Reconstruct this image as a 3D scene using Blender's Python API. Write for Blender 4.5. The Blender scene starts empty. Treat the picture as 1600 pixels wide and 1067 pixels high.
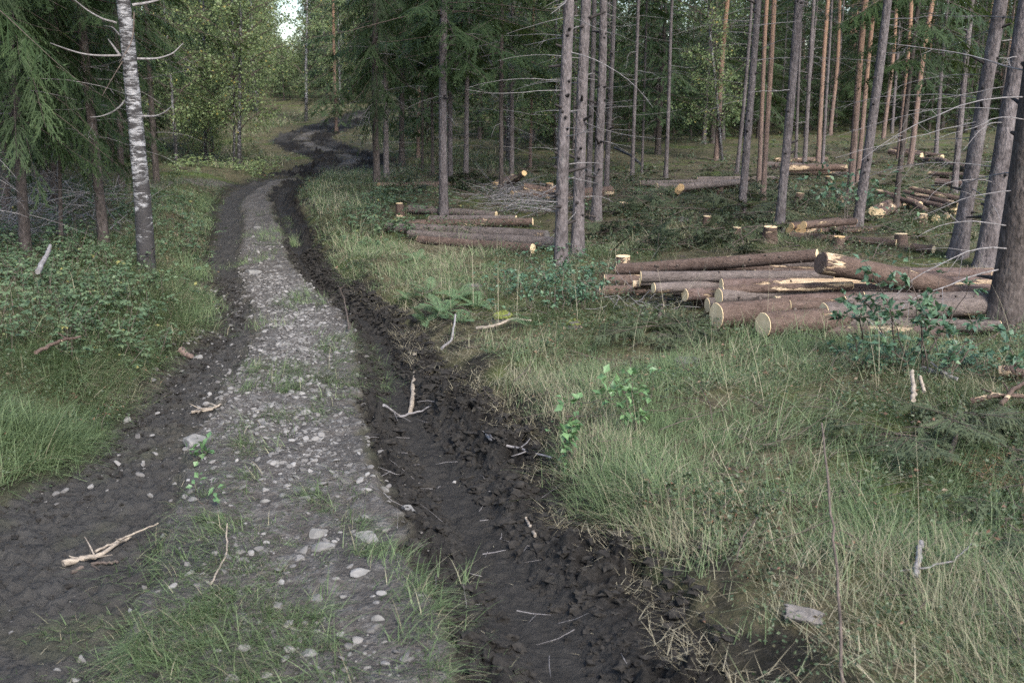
import bpy, bmesh, math, random
import numpy as np
from mathutils import Vector, Matrix, Quaternion

# ------------------------------------------------------------------ camera, world, sun, exposure
C = bpy.context.scene
COL = C.collection
R = math.radians
PITCH, FPX, CAMH = R(14.0), 1555.0, 1.8
cam_data = bpy.data.cameras.new('camera')
cam = bpy.data.objects.new('camera', cam_data)
COL.objects.link(cam)
cam.location = (0, 0, CAMH)
cam.rotation_euler = (math.pi / 2 - PITCH, 0, 0)
cam_data.sensor_width = 36.0
cam_data.lens = 36.0 * FPX / 1600.0
cam_data.clip_start = 0.05
cam_data.clip_end = 600
cam_data.dof.use_dof = True
cam_data.dof.focus_distance = 7.0
cam_data.dof.aperture_fstop = 4.5
C.camera = cam

world = bpy.data.worlds.new('World')
C.world = world
world.use_nodes = True
wn = world.node_tree.nodes
sky = wn.new('ShaderNodeTexSky')
sky.sky_type = 'NISHITA'
sky.sun_disc = False
SUN_EL, SUN_AZ = R(44), R(152)
sky.sun_elevation = SUN_EL
sky.sun_rotation = SUN_AZ
sky.air_density = 1.0
sky.dust_density = 2.2
sky.ozone_density = 1.0
world.node_tree.links.new(sky.outputs[0], wn['Background'].inputs[0])
wn['Background'].inputs[1].default_value = 0.12

sd = bpy.data.lights.new('sun', 'SUN')
sd.energy = 1.5
sd.angle = R(16)
sd.color = (1.0, 0.97, 0.93)
sun = bpy.data.objects.new('sun', sd)
COL.objects.link(sun)
sdir = Vector((math.sin(SUN_AZ) * math.cos(SUN_EL), math.cos(SUN_AZ) * math.cos(SUN_EL), math.sin(SUN_EL)))
sun.rotation_euler = sdir.to_track_quat('Z', 'Y').to_euler()
sun.location = (0, -5, 30)

C.view_settings.view_transform = 'Standard'
C.view_settings.look = 'None'
C.view_settings.exposure = 2.22
C.view_settings.gamma = 1
C.render.engine = 'CYCLES'
C.cycles.max_bounces = 5
C.cycles.diffuse_bounces = 3
C.cycles.glossy_bounces = 2
C.cycles.transmission_bounces = 3
C.cycles.sample_clamp_indirect = 4
C.cycles.use_denoising = False

rng = np.random.default_rng(7)
random.seed(7)

# ------------------------------------------------------------------ noise
def _hash(ix, iy, seed):
    h = (ix.astype(np.int64) * 374761393 + iy.astype(np.int64) * 668265263 + seed * 974634777) & 0x7fffffff
    h = ((h ^ (h >> 13)) * 1274126177) & 0x7fffffff
    h = h ^ (h >> 16)
    return (h & 0xffff) / 65535.0

def vnoise(x, y, seed=0):
    x = np.asarray(x, float); y = np.asarray(y, float)
    ix = np.floor(x); iy = np.floor(y)
    fx = x - ix; fy = y - iy
    ux = fx * fx * fx * (fx * (fx * 6 - 15) + 10); uy = fy * fy * fy * (fy * (fy * 6 - 15) + 10)
    def g(dx, dy):
        a = _hash(ix + dx, iy + dy, seed) * 2 * math.pi
        return np.cos(a) * (fx - dx) + np.sin(a) * (fy - dy)
    return 1.5 * ((g(0, 0) * (1 - ux) + g(1, 0) * ux) * (1 - uy) + (g(0, 1) * (1 - ux) + g(1, 1) * ux) * uy)

def fbm(x, y, seed=0, octv=4):
    s = 0; a = 1.0; n = 0
    for o in range(octv):
        s = s + a * vnoise(x * 2 ** o + 17.3 * o, y * 2 ** o - 9.1 * o, seed + o); n += a; a *= 0.5
    return s / n

def smooth(a, b, x):
    t = np.clip((x - a) / (b - a), 0, 1)
    return t * t * (3 - 2 * t)

# ------------------------------------------------------------------ projecting the traced points on the ground
SP, CP = math.sin(PITCH), math.cos(PITCH)
def ray(px, py):
    u = (px - 800) / FPX; v = (533.5 - py) / FPX
    return np.array([u, CP + v * SP, -SP + v * CP])
def onz(px, py, z=0.0):
    d = ray(px, py); t = (z - CAMH) / d[2]
    return np.array([d[0] * t, d[1] * t, z])
def pt(px, py, Y):
    d = ray(px, py); t = Y / d[1]
    return np.array([d[0] * t, Y, CAMH + d[2] * t])

# ------------------------------------------------------------------ road edges
E_LL = [(-330, 1067), (-160, 900), (0, 778), (110, 738), (200, 655), (245, 592), (300, 545), (348, 505), (340, 470), (332, 440), (326, 405), (336, 378), (342, 350), (340, 325), (355, 305), (385, 290), (425, 280)]
E_LR = [(170, 1067), (245, 920), (268, 850), (272, 790), (290, 720), (315, 665), (340, 625), (378, 570), (402, 520), (392, 480), (380, 440), (375, 410), (378, 380), (382, 350), (376, 325), (395, 303), (422, 288), (450, 281)]
E_RL = [(725, 1067), (690, 960), (640, 880), (622, 800), (595, 740), (562, 680), (552, 630), (562, 560), (548, 510), (510, 470), (468, 430), (448, 400), (440, 370), (425, 335), (418, 312), (428, 296), (455, 283)]
E_RR = [(1160, 1067), (1075, 940), (995, 865), (915, 790), (860, 710), (805, 655), (745, 622), (690, 575), (655, 520), (622, 482), (565, 452), (525, 430), (500, 390), (490, 360), (468, 330), (464, 310), (475, 295), (498, 281)]
def edge(pts):
    w = np.array([onz(x, y)[:2] for x, y in pts])
    w = w[np.argsort(w[:, 1])]
    # straight run-out towards and behind the camera
    d = (w[1] - w[0]) / (w[1, 1] - w[0, 1])
    w = np.vstack([w[0] + d * (-8 - w[0, 1]) * 0.6 * np.array([1, 1 / 0.6]), w])
    return w
EDG = [edge(e) for e in (E_LL, E_LR, E_RL, E_RR)]
Y_END = 22.3
FAR = [(455, 281), (498, 271), (540, 259), (556, 251), (537, 243), (503, 233), (470, 221), (474, 212), (502, 204), (524, 196), (548, 186), (600, 176)]

def base_h(x, y):
    """the lie of the land, without the ruts"""
    z = 0.10 * vnoise(x * 0.16, y * 0.16, 3) + 0.035 * vnoise(x * 0.7, y * 0.7, 5)
    z = z * smooth(6, 16, np.hypot(x, y))
    z = z + 0.028 * np.clip(y - 27, 0, None) * smooth(6, -6, x)
    z = z + 0.012 * np.clip(y - 27, 0, None)
    z = z + 0.012 * np.clip(x - 12, 0, 40) * smooth(18, 40, y)
    return z

FARP = None
def far_dist(x, y):
    """distance to the far winding road centre line"""
    d = np.full(np.shape(x), 1e3)
    for a, b in zip(FARP[:-1], FARP[1:]):
        ab = b - a
        t = np.clip(((x - a[0]) * ab[0] + (y - a[1]) * ab[1]) / (ab @ ab), 0, 1)
        d = np.minimum(d, np.hypot(x - a[0] - t * ab[0], y - a[1] - t * ab[1]))
    return d

def ground_at(px, py, hf=base_h):
    z = 0.0
    for _ in range(25):
        p = onz(px, py, z)
        z = 0.5 * z + 0.5 * float(hf(p[0], p[1]))
    p[2] = z
    return p
_f = np.array([ground_at(*p)[:2] for p in FAR])
# smooth the far line (Chaikin)
for _ in range(2):
    q = [_f[0]]
    for a, b in zip(_f[:-1], _f[1:]): q += [0.75 * a + 0.25 * b, 0.25 * a + 0.75 * b]
    _f = np.array(q + [_f[-1]])
FARP = _f

def road(x, y):
    """signed positions and masks: mud of left rut, mud of right rut, gravel of the middle, inside"""
    x = np.asarray(x, float); y = np.asarray(y, float)
    wob = 0.10 * fbm(x * 1.7, y * 1.7, 21, 3) + 0.05 * vnoise(x * 8, y * 8, 22)
    xs = x + wob
    ll, lr, rl, rr = [np.interp(y, e[:, 1], e[:, 0]) for e in EDG]
    near = smooth(Y_END + 0.8, Y_END - 0.8, y)
    s = 0.05
    left = smooth(ll - s, ll + s, xs) * smooth(lr + s, lr - s, xs) * near
    right = smooth(rl - s, rl + s, xs) * smooth(rr + s, rr - s, xs) * near
    mid = smooth(lr - s, lr + s, xs) * smooth(rl + s, rl - s, xs) * near
    mid = np.where(lr < rl, mid, 0)
    far = (y > Y_END - 3) & (y < 100)
    fd = np.full(x.shape, 99.0)
    if far.any(): fd[far] = far_dist(x[far], y[far])
    w = fd + wob * 2.0
    on = smooth(Y_END - 0.8, Y_END + 0.8, y)
    fm = smooth(1.15, 0.9, w) * smooth(0.1, 0.3, w) * on
    fg = smooth(0.38, 0.15, w) * on * smooth(-0.15, 0.1, fbm(x * 0.5, y * 0.5, 23, 2))
    fm = np.maximum(fm, smooth(1.15, 0.9, w) * on * (1 - fg))
    right = np.maximum(right, fm); mid = np.maximum(mid, fg)
    return left, right, mid, ll, lr, rl, rr, near

def height(x, y, fine=True):
    x = np.asarray(x, float); y = np.asarray(y, float)
    l, r, m, ll, lr, rl, rr, near = road(x, y)
    z = base_h(x, y)
    # banks beside the ruts
    z = z + (0.24 * smooth(0.0, 0.8, ll - x) + 0.10 * smooth(0.5, 2.5, ll - x)) * near
    z = z + (0.10 * smooth(-0.05, 0.25, x - rr) + 0.06 * smooth(0.2, 1.5, x - rr)) * near
    # humps of the verge and forest floor
    off = 1 - np.clip(l + r + m, 0, 1)
    z = z + off * (0.06 * fbm(x * 1.2, y * 1.2, 31, 3) + 0.03 * fbm(x * 4, y * 4, 35, 2))
    if fine:
        cl = np.abs(fbm(x * 6, y * 6, 41, 4)); cl2 = np.abs(fbm(x * 15, y * 15, 47, 3)) + 0.5 * vnoise(x * 28, y * 28, 49)
        z = z - l * (0.05 + 0.02 * vnoise(x * 2, y * 2, 40)) + l * (0.06 * cl + 0.035 * cl2)
        tread = smooth(0.5, 0.1, np.abs((x - (rl * 0.6 + rr * 0.4))) / np.maximum(rr - rl, 0.3) * 1.6)
        z = z - r * (0.05 + 0.06 * tread) + r * (0.17 * cl + 0.09 * cl2) * (1 - 0.75 * tread) * np.clip(0.75 + 1.1 * vnoise(x * 1.7, y * 1.7, 44), 0.25, 1.6)
        fz = smooth(14, 22, y); z = z + (l + r) * fz * 0.22 * (np.abs(fbm(x * 2.2, y * 2.2, 43, 3)) - 0.15)
        z = z + m * (0.03 + 0.03 * fbm(x * 5, y * 5, 51, 4))
    else:
        z = z - l * 0.04 - r * 0.07 + m * 0.03
    return z
def hs(x, y): return float(height(np.array([x]), np.array([y]))[0])
def gp(px, py):
    """pixel of the photograph -> point of the ground"""
    return ground_at(px, py, lambda a, b: height(np.array([a]), np.array([b]), False)[0])

# ------------------------------------------------------------------ node materials
MATS = {}
def mat(name, rough=0.85, spec=0.3):
    m = bpy.data.materials.new(name); m.use_nodes = True
    nt = m.node_tree; b = nt.nodes['Principled BSDF']
    b.inputs['Roughness'].default_value = rough
    b.inputs['Specular IOR Level'].default_value = spec
    MATS[name] = m
    return m, nt, b
def N(nt, t, **kw):
    n = nt.nodes.new(t)
    for k, v in kw.items():
        if k in n.inputs: n.inputs[k].default_value = v
        else: setattr(n, k, v)
    return n
def L(nt, a, b): nt.links.new(a, b)
def ramp(nt, fac, stops):
    r = nt.nodes.new('ShaderNodeValToRGB')
    e = r.color_ramp.elements
    while len(e) < len(stops): e.new(0.5)
    for k, (p, c) in enumerate(stops):
        e[k].position = p; e[k].color = (*c, 1) if len(c) == 3 else c
    L(nt, fac, r.inputs[0]); return r.outputs[0]
def noise(nt, vec, scale, detail=5, rough=0.6, dist=0.0):
    n = N(nt, 'ShaderNodeTexNoise'); n.inputs['Scale'].default_value = scale
    n.inputs['Detail'].default_value = detail; n.inputs['Roughness'].default_value = rough
    n.inputs['Distortion'].default_value = dist
    if vec is not None: L(nt, vec, n.inputs['Vector'])
    return n.outputs[0]
def mapping(nt, vec, sc, offset=None):
    n = N(nt, 'ShaderNodeMapping'); n.inputs['Scale'].default_value = sc
    L(nt, vec, n.inputs['Vector'])
    if offset is not None: L(nt, offset, n.inputs['Location'])
    return n.outputs[0]
def objco(nt): return N(nt, 'ShaderNodeTexCoord').outputs['Object']
def mix(nt, f, a, b):
    n = nt.nodes.new('ShaderNodeMix'); n.data_type = 'RGBA'
    for v, s in ((f, n.inputs[0]), (a, n.inputs[6]), (b, n.inputs[7])):
        if isinstance(v, (int, float)): s.default_value = v
        elif isinstance(v, tuple): s.default_value = (*v, 1)
        else: L(nt, v, s)
    return n.outputs[2]
def mth(nt, op, a, b=None, clamp=False):
    n = nt.nodes.new('ShaderNodeMath'); n.operation = op; n.use_clamp = clamp
    for v, s in ((a, n.inputs[0]), (b, n.inputs[1])):
        if v is None: continue
        if isinstance(v, (int, float)): s.default_value = v
        else: L(nt, v, s)
    return n.outputs[0]
def bump(nt, b, h, strength=0.5, dist=0.02):
    n = N(nt, 'ShaderNodeBump'); n.inputs['Strength'].default_value = strength; n.inputs['Distance'].default_value = dist
    L(nt, h, n.inputs['Height']); L(nt, n.outputs[0], b.inputs['Normal'])
def rnd_offset(nt):
    o = N(nt, 'ShaderNodeObjectInfo')
    c = N(nt, 'ShaderNodeCombineXYZ')
    m = mth(nt, 'MULTIPLY', o.outputs['Random'], 37.0)
    for k in range(3): L(nt, m, c.inputs[k])
    return c.outputs[0], o.outputs['Random']
def attr(nt, name):
    n = N(nt, 'ShaderNodeAttribute'); n.attribute_name = name
    return n.outputs['Fac']

def ground_material():
    m, nt, b = mat('forest_ground', 0.95, 0.06)
    g = N(nt, 'ShaderNodeNewGeometry').outputs['Position']
    mud, grav, pale_fac = attr(nt, 'mud'), attr(nt, 'gravel'), attr(nt, 'moist')
    n1 = noise(nt, g, 0.8, 4); n2 = noise(nt, g, 6, 6, 0.7); n3 = noise(nt, g, 45, 5, 0.75); n4 = noise(nt, g, 18, 5, 0.7)
    floor = ramp(nt, n2, [(0.28, (0.014, 0.013, 0.008)), (0.45, (0.036, 0.038, 0.017)), (0.56, (0.062, 0.055, 0.034)), (0.7, (0.032, 0.048, 0.014))])
    floor = mix(nt, mth(nt, 'MULTIPLY', n3, 0.7), floor, (0.075, 0.062, 0.042))
    moss = ramp(nt, n4, [(0.3, (0.02, 0.036, 0.009)), (0.7, (0.06, 0.082, 0.02))])
    floor = mix(nt, ramp(nt, n1, [(0.5, (0, 0, 0)), (0.66, (0.8, 0.8, 0.8))]), floor, moss)
    mudc = ramp(nt, n4, [(0.25, (0.0048, 0.0043, 0.0038)), (0.5, (0.0108, 0.0098, 0.0088)), (0.75, (0.0260, 0.0236, 0.0210))])
    mudc = mix(nt, mth(nt, 'MULTIPLY', ramp(nt, n3, [(0.55, (0, 0, 0)), (0.75, (1, 1, 1))]), 0.5), mudc, (0.0440, 0.0425, 0.0398))
    mudc = mix(nt, mth(nt, 'MULTIPLY', pale_fac, mth(nt, 'ADD', n2, 0.25)), mudc, (0.0456, 0.0440, 0.0413))  # mud turns lighter grey where this mask is high
    vor = N(nt, 'ShaderNodeTexVoronoi'); vor.inputs['Scale'].default_value = 60; L(nt, g, vor.inputs['Vector'])
    vcol = N(nt, 'ShaderNodeSeparateColor'); L(nt, vor.outputs['Color'], vcol.inputs[0])
    stone = ramp(nt, mth(nt, 'ADD', mth(nt, 'MULTIPLY', vcol.outputs[0], 0.6), mth(nt, 'MULTIPLY', n3, 0.4)), [(0.0, (0.0420, 0.0405, 0.0380)), (0.5, (0.0900, 0.0868, 0.0814)), (1.0, (0.1680, 0.1621, 0.1520))])
    dirt = ramp(nt, n4, [(0.3, (0.036, 0.032, 0.0285)), (0.7, (0.090, 0.083, 0.0755))])
    gravc = mix(nt, ramp(nt, n4, [(0.5, (0, 0, 0)), (0.62, (0.7, 0.7, 0.7))]), dirt, stone)
    c = mix(nt, grav, floor, gravc)
    c = mix(nt, mud, c, mudc)
    L(nt, c, b.inputs['Base Color'])
    rg = mth(nt, 'SUBTRACT', 0.95, mth(nt, 'MULTIPLY', mth(nt, 'MULTIPLY', mud, n1), 0.3))
    L(nt, rg, b.inputs['Roughness'])
    hh = mth(nt, 'ADD', mth(nt, 'MULTIPLY', n3, 0.5), n4)
    hh = mth(nt, 'SUBTRACT', hh, mth(nt, 'MULTIPLY', mth(nt, 'MULTIPLY', vor.outputs['Distance'], grav), 0.35))
    bump(nt, b, hh, 0.9, 0.03)
    return m

def leaf_material(name, stops, dry=None, rough=0.55, spec=0.35, trans=0.3, up=None):
    """leaf-like faces; 'tint' picks the leaf's own colour from the ramp"""
    m, nt, b = mat(name, rough, spec)
    t = attr(nt, 'tint')
    c = ramp(nt, t, stops)
    if dry: c = mix(nt, attr(nt, 'dry'), c, ramp(nt, t, dry))
    L(nt, c, b.inputs['Base Color'])
    if trans:
        tr = N(nt, 'ShaderNodeBsdfTranslucent'); L(nt, mix(nt, 0.35, c, (0.12, 0.16, 0.03)), tr.inputs[0])
        ms = N(nt, 'ShaderNodeMixShader'); ms.inputs[0].default_value = trans
        out = nt.nodes['Material Output']
        L(nt, b.outputs[0], ms.inputs[1]); L(nt, tr.outputs[0], ms.inputs[2]); L(nt, ms.outputs[0], out.inputs[0])
    return m

def bark_spruce(name, c0, c1, c2):
    m, nt, b = mat(name, 0.95, 0.06)
    off, rnd = rnd_offset(nt)
    v = mapping(nt, objco(nt), (1, 1, 0.45), off)
    n1 = noise(nt, v, 32, 6, 0.7); n2 = noise(nt, v, 6, 4, 0.6)
    vo = N(nt, 'ShaderNodeTexVoronoi'); vo.inputs['Scale'].default_value = 42; L(nt, v, vo.inputs['Vector'])
    f = mth(nt, 'ADD', mth(nt, 'MULTIPLY', n1, 0.65), mth(nt, 'MULTIPLY', n2, 0.35))
    c = ramp(nt, f, [(0.34, c0), (0.5, c1), (0.66, c2)])
    lich = ramp(nt, noise(nt, v, 11, 5, 0.7), [(0.6, (0, 0, 0)), (0.72, (0.35, 0.35, 0.35))])
    c = mix(nt, lich, c, (0.14, 0.145, 0.13))
    L(nt, c, b.inputs['Base Color'])
    bump(nt, b, mth(nt, 'SUBTRACT', n1, mth(nt, 'MULTIPLY', vo.outputs['Distance'], 0.6)), 0.8, 0.02)
    return m
def bark_pine():
    m, nt, b = mat('pine_bark', 0.9, 0.2)
    off, rnd = rnd_offset(nt)
    co = objco(nt)
    v = mapping(nt, co, (1, 1, 0.3), off)
    n1 = noise(nt, v, 26, 6, 0.7)
    sep = N(nt, 'ShaderNodeSeparateXYZ'); L(nt, co, sep.inputs[0])
    hz = mth(nt, 'ADD', mth(nt, 'MULTIPLY', sep.outputs[2], 0.17), mth(nt, 'MULTIPLY', noise(nt, v, 2, 3), 0.8))
    low = ramp(nt, n1, [(0.35, (0.05, 0.038, 0.033)), (0.65, (0.17, 0.12, 0.10))])
    high = ramp(nt, n1, [(0.3, (0.11, 0.069, 0.047)), (0.65, (0.23, 0.140, 0.092))])
    L(nt, mix(nt, ramp(nt, hz, [(0.55, (0, 0, 0)), (1.0, (1, 1, 1))]), low, high), b.inputs['Base Color'])
    bump(nt, b, n1, 0.7, 0.03)
    return m
def bark_birch():
    m, nt, b = mat('birch_bark', 0.75, 0.3)
    off, rnd = rnd_offset(nt)
    co = objco(nt)
    sep = N(nt, 'ShaderNodeSeparateXYZ'); L(nt, co, sep.inputs[0])
    v = mapping(nt, co, (1, 1, 2.2), off)
    v2 = mapping(nt, co, (1, 1, 9.0), off)
    big = noise(nt, v, 7.5, 4, 0.65, 0.6); fine = noise(nt, v2, 12, 5, 0.7)
    lowz = ramp(nt, sep.outputs[2], [(0.0, (0.10, 0.10, 0.10)), (0.45, (0.06, 0.06, 0.06)), (1.0, (0, 0, 0))])
    k = mth(nt, 'ADD', mth(nt, 'ADD', mth(nt, 'MULTIPLY', big, 0.62), mth(nt, 'MULTIPLY', fine, 0.42)), lowz)
    mask = ramp(nt, k, [(0.465, (0, 0, 0)), (0.55, (1, 1, 1))])
    lines = ramp(nt, fine, [(0.60, (0, 0, 0)), (0.66, (0.75, 0.75, 0.75))])
    white = ramp(nt, noise(nt, v, 22, 5), [(0.3, (0.13, 0.127, 0.13)), (0.7, (0.29, 0.286, 0.29))])
    c = mix(nt, lines, white, (0.16, 0.145, 0.145))
    c = mix(nt, mask, c, (0.022, 0.02, 0.02))
    L(nt, c, b.inputs['Base Color'])
    bump(nt, b, mth(nt, 'SUBTRACT', fine, mth(nt, 'MULTIPLY', mask, 0.7)), 0.6, 0.015)
    return m
def bark_log(name, c0, c1, strip):
    m, nt, b = mat(name, 0.92, 0.08)
    off, rnd = rnd_offset(nt)
    v = mapping(nt, objco(nt), (0.6, 1, 1), off)
    vo = N(nt, 'ShaderNodeTexVoronoi'); vo.inputs['Scale'].default_value = 55; vo.feature = 'DISTANCE_TO_EDGE'; L(nt, mapping(nt, v, (0.7, 1, 1)), vo.inputs['Vector'])
    n0 = noise(nt, v, 36, 6, 0.75); n2 = noise(nt, v, 7, 5, 0.7)
    n1 = mth(nt, 'ADD', mth(nt, 'MULTIPLY', n0, 0.93), mth(nt, 'MULTIPLY', ramp(nt, vo.outputs['Distance'], [(0.0, (0, 0, 0)), (0.2, (1, 1, 1))]), 0.07))
    c = ramp(nt, mth(nt, 'ADD', mth(nt, 'MULTIPLY', n1, 0.6), mth(nt, 'MULTIPLY', n2, 0.4)), [(0.34, c0), (0.66, c1)])
    vs = mapping(nt, objco(nt), (1.0, 5.0, 5.0), off)
    s = ramp(nt, noise(nt, vs, 1.6, 5, 0.62, 0.3), [(strip, (0, 0, 0)), (strip + 0.025, (1, 1, 1))])
    wood = ramp(nt, noise(nt, mapping(nt, objco(nt), (0.5, 8, 8), off), 6, 4), [(0.3, (0.24, 0.16, 0.10)), (0.7, (0.44, 0.35, 0.24))])
    L(nt, mix(nt, s, c, wood), b.inputs['Base Color'])
    bump(nt, b, mth(nt, 'SUBTRACT', n1, s), 1.0, 0.02)
    return m
def cut_wood(name, a, c):
    m, nt, b = mat(name, 0.8, 0.25)
    co = objco(nt)
    off, rnd = rnd_offset(nt)
    dis = mth(nt, 'MULTIPLY', noise(nt, mapping(nt, co, (9, 9, 9), off), 1, 3), 0.012)
    ln = N(nt, 'ShaderNodeVectorMath', operation='LENGTH'); L(nt, co, ln.inputs[0])
    rings = mth(nt, 'SINE', mth(nt, 'MULTIPLY', mth(nt, 'ADD', ln.outputs['Value'], dis), 900.0))
    c0 = mix(nt, mth(nt, 'MULTIPLY', mth(nt, 'ADD', rings, 1.0), 0.28), a, tuple(0.6 * q for q in a))
    heart = ramp(nt, noise(nt, mapping(nt, co, (14, 14, 14), off), 1, 4), [(0.4, (0, 0, 0)), (0.65, (0.7, 0.7, 0.7))])
    L(nt, mix(nt, heart, c0, c), b.inputs['Base Color'])
    return m
def simple(name, stops, scale=20, rough=0.9, bmp=0.5, sc=(1, 1, 1), spec=0.2, dist=0.01):
    m, nt, b = mat(name, rough, spec)
    off, rnd = rnd_offset(nt)
    n1 = noise(nt, mapping(nt, objco(nt), sc, off), scale, 6, 0.65)
    L(nt, ramp(nt, n1, stops), b.inputs['Base Color'])
    bump(nt, b, n1, bmp, dist)
    return m

M_GROUND = ground_material()
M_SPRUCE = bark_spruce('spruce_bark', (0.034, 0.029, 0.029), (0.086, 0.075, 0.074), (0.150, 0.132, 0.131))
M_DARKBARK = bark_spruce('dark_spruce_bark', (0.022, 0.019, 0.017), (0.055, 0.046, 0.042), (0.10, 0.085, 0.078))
M_PINE = bark_pine()
M_BIRCH = bark_birch()
M_TWIG = simple('dead_twig', [(0.3, (0.07, 0.063, 0.062)), (0.7, (0.20, 0.19, 0.188))], 30)
M_STRAWTWIG = simple('pale_stick', [(0.3, (0.09, 0.073, 0.06)), (0.7, (0.27, 0.23, 0.18))], 18, sc=(1, 4, 4))
M_BROWNTWIG = simple('brown_twig', [(0.3, (0.03, 0.024, 0.02)), (0.7, (0.10, 0.078, 0.065))], 25)
M_KNOT = simple('knot', [(0.3, (0.012, 0.010, 0.010)), (0.7, (0.035, 0.03, 0.028))], 25)
M_NEEDLE = leaf_material('spruce_needles', [(0.0, (0.011, 0.020, 0.009)), (0.5, (0.026, 0.043, 0.018)), (0.85, (0.046, 0.072, 0.028)), (1.0, (0.068, 0.10, 0.036))], rough=0.6, spec=0.12, trans=0.25)
M_NEEDLE2 = leaf_material('young_spruce_needles', [(0.0, (0.016, 0.026, 0.012)), (0.5, (0.035, 0.056, 0.026)), (1.0, (0.075, 0.108, 0.048))], rough=0.6, spec=0.12, trans=0.3)
M_SLASH = leaf_material('cut_spruce_needles', [(0.0, (0.020, 0.029, 0.017)), (0.5, (0.044, 0.060, 0.033)), (1.0, (0.088, 0.108, 0.060))], dry=[(0.0, (0.05, 0.032, 0.016)), (1.0, (0.17, 0.11, 0.06))], rough=0.65, spec=0.12, trans=0.1)
M_LEAF = leaf_material('birch_leaves', [(0.0, (0.085, 0.125, 0.05)), (0.6, (0.165, 0.215, 0.092)), (0.9, (0.20, 0.24, 0.09)), (1.0, (0.30, 0.25, 0.07))], trans=0.45)
M_SHRUB = leaf_material('shrub_leaves', [(0.0, (0.028, 0.058, 0.036)), (0.6, (0.055, 0.10, 0.058)), (1.0, (0.095, 0.15, 0.08))], rough=0.45, spec=0.3, trans=0.2)
M_UNDER = leaf_material('undergrowth_leaves', [(0.0, (0.028, 0.050, 0.025)), (0.6, (0.062, 0.095, 0.050)), (0.93, (0.10, 0.135, 0.07)), (1.0, (0.18, 0.17, 0.06))], rough=0.5, spec=0.25, trans=0.25)
M_SAPLING = leaf_material('sapling_leaves', [(0.0, (0.06, 0.12, 0.05)), (1.0, (0.13, 0.22, 0.09))], rough=0.45, spec=0.4, trans=0.35)
M_FERN = leaf_material('fern_fronds', [(0.0, (0.055, 0.10, 0.045)), (1.0, (0.13, 0.20, 0.10))], rough=0.55, trans=0.35)
M_GRASS = leaf_material('grass_blades', [(0.0, (0.044, 0.068, 0.030)), (0.5, (0.092, 0.130, 0.060)), (1.0, (0.165, 0.205, 0.110))], dry=[(0.0, (0.12, 0.10, 0.065)), (1.0, (0.33, 0.295, 0.21))], rough=0.6, spec=0.15, trans=0.3)
M_HEATH = leaf_material('heath_leaves', [(0.0, (0.018, 0.034, 0.013)), (0.7, (0.045, 0.062, 0.028)), (1.0, (0.11, 0.05, 0.03))], rough=0.5, trans=0.15)
M_MOSS = simple('cushion_moss', [(0.3, (0.05, 0.068, 0.014)), (0.7, (0.15, 0.165, 0.04))], 40, bmp=1.0, dist=0.02)
M_LOGB = bark_log('brown_log_bark', (0.036, 0.024, 0.019), (0.122, 0.088, 0.072), 0.575)
M_LOGG = bark_log('grey_log_bark', (0.042, 0.034, 0.030), (0.140, 0.116, 0.105), 0.64)
M_LOGS = bark_log('stripped_log_bark', (0.045, 0.030, 0.024), (0.13, 0.096, 0.085), 0.55)
M_CUT = cut_wood('fresh_cut_wood', (0.50, 0.375, 0.22), (0.55, 0.43, 0.27))
M_CUTO = cut_wood('orange_cut_wood', (0.46, 0.31, 0.16), (0.42, 0.26, 0.12))
M_ROT = simple('rotten_wood', [(0.3, (0.035, 0.031, 0.028)), (0.7, (0.14, 0.128, 0.118))], 14, sc=(1, 1, 1), bmp=0.9, dist=0.03)
M_STONE = simple('road_stone', [(0.3, (0.0633, 0.0610, 0.0572)), (0.55, (0.1207, 0.1165, 0.1093)), (0.75, (0.1898, 0.1831, 0.1717))], 14, bmp=0.5)
M_GRAVEL = None
def gravel_material():
    m, nt, b = mat('gravel_stone', 0.9, 0.25)
    c = ramp(nt, attr(nt, 'tint'), [(0.0, (0.0480, 0.0463, 0.0434)), (0.5, (0.1056, 0.1019, 0.0956)), (1.0, (0.2100, 0.2026, 0.1900))])
    n1 = noise(nt, N(nt, 'ShaderNodeNewGeometry').outputs['Position'], 60, 4, 0.7)
    L(nt, mix(nt, mth(nt, 'MULTIPLY', n1, 0.5), c, (0.08, 0.07, 0.065)), b.inputs['Base Color'])
    bump(nt, b, n1, 0.4, 0.01)
    return m
M_GRAVEL = gravel_material()
M_CLOD = simple('mud_clod', [(0.3, (0.0075, 0.0068, 0.0060)), (0.7, (0.0260, 0.0236, 0.0208))], 22, rough=0.85, bmp=0.9, spec=0.12)

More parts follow.
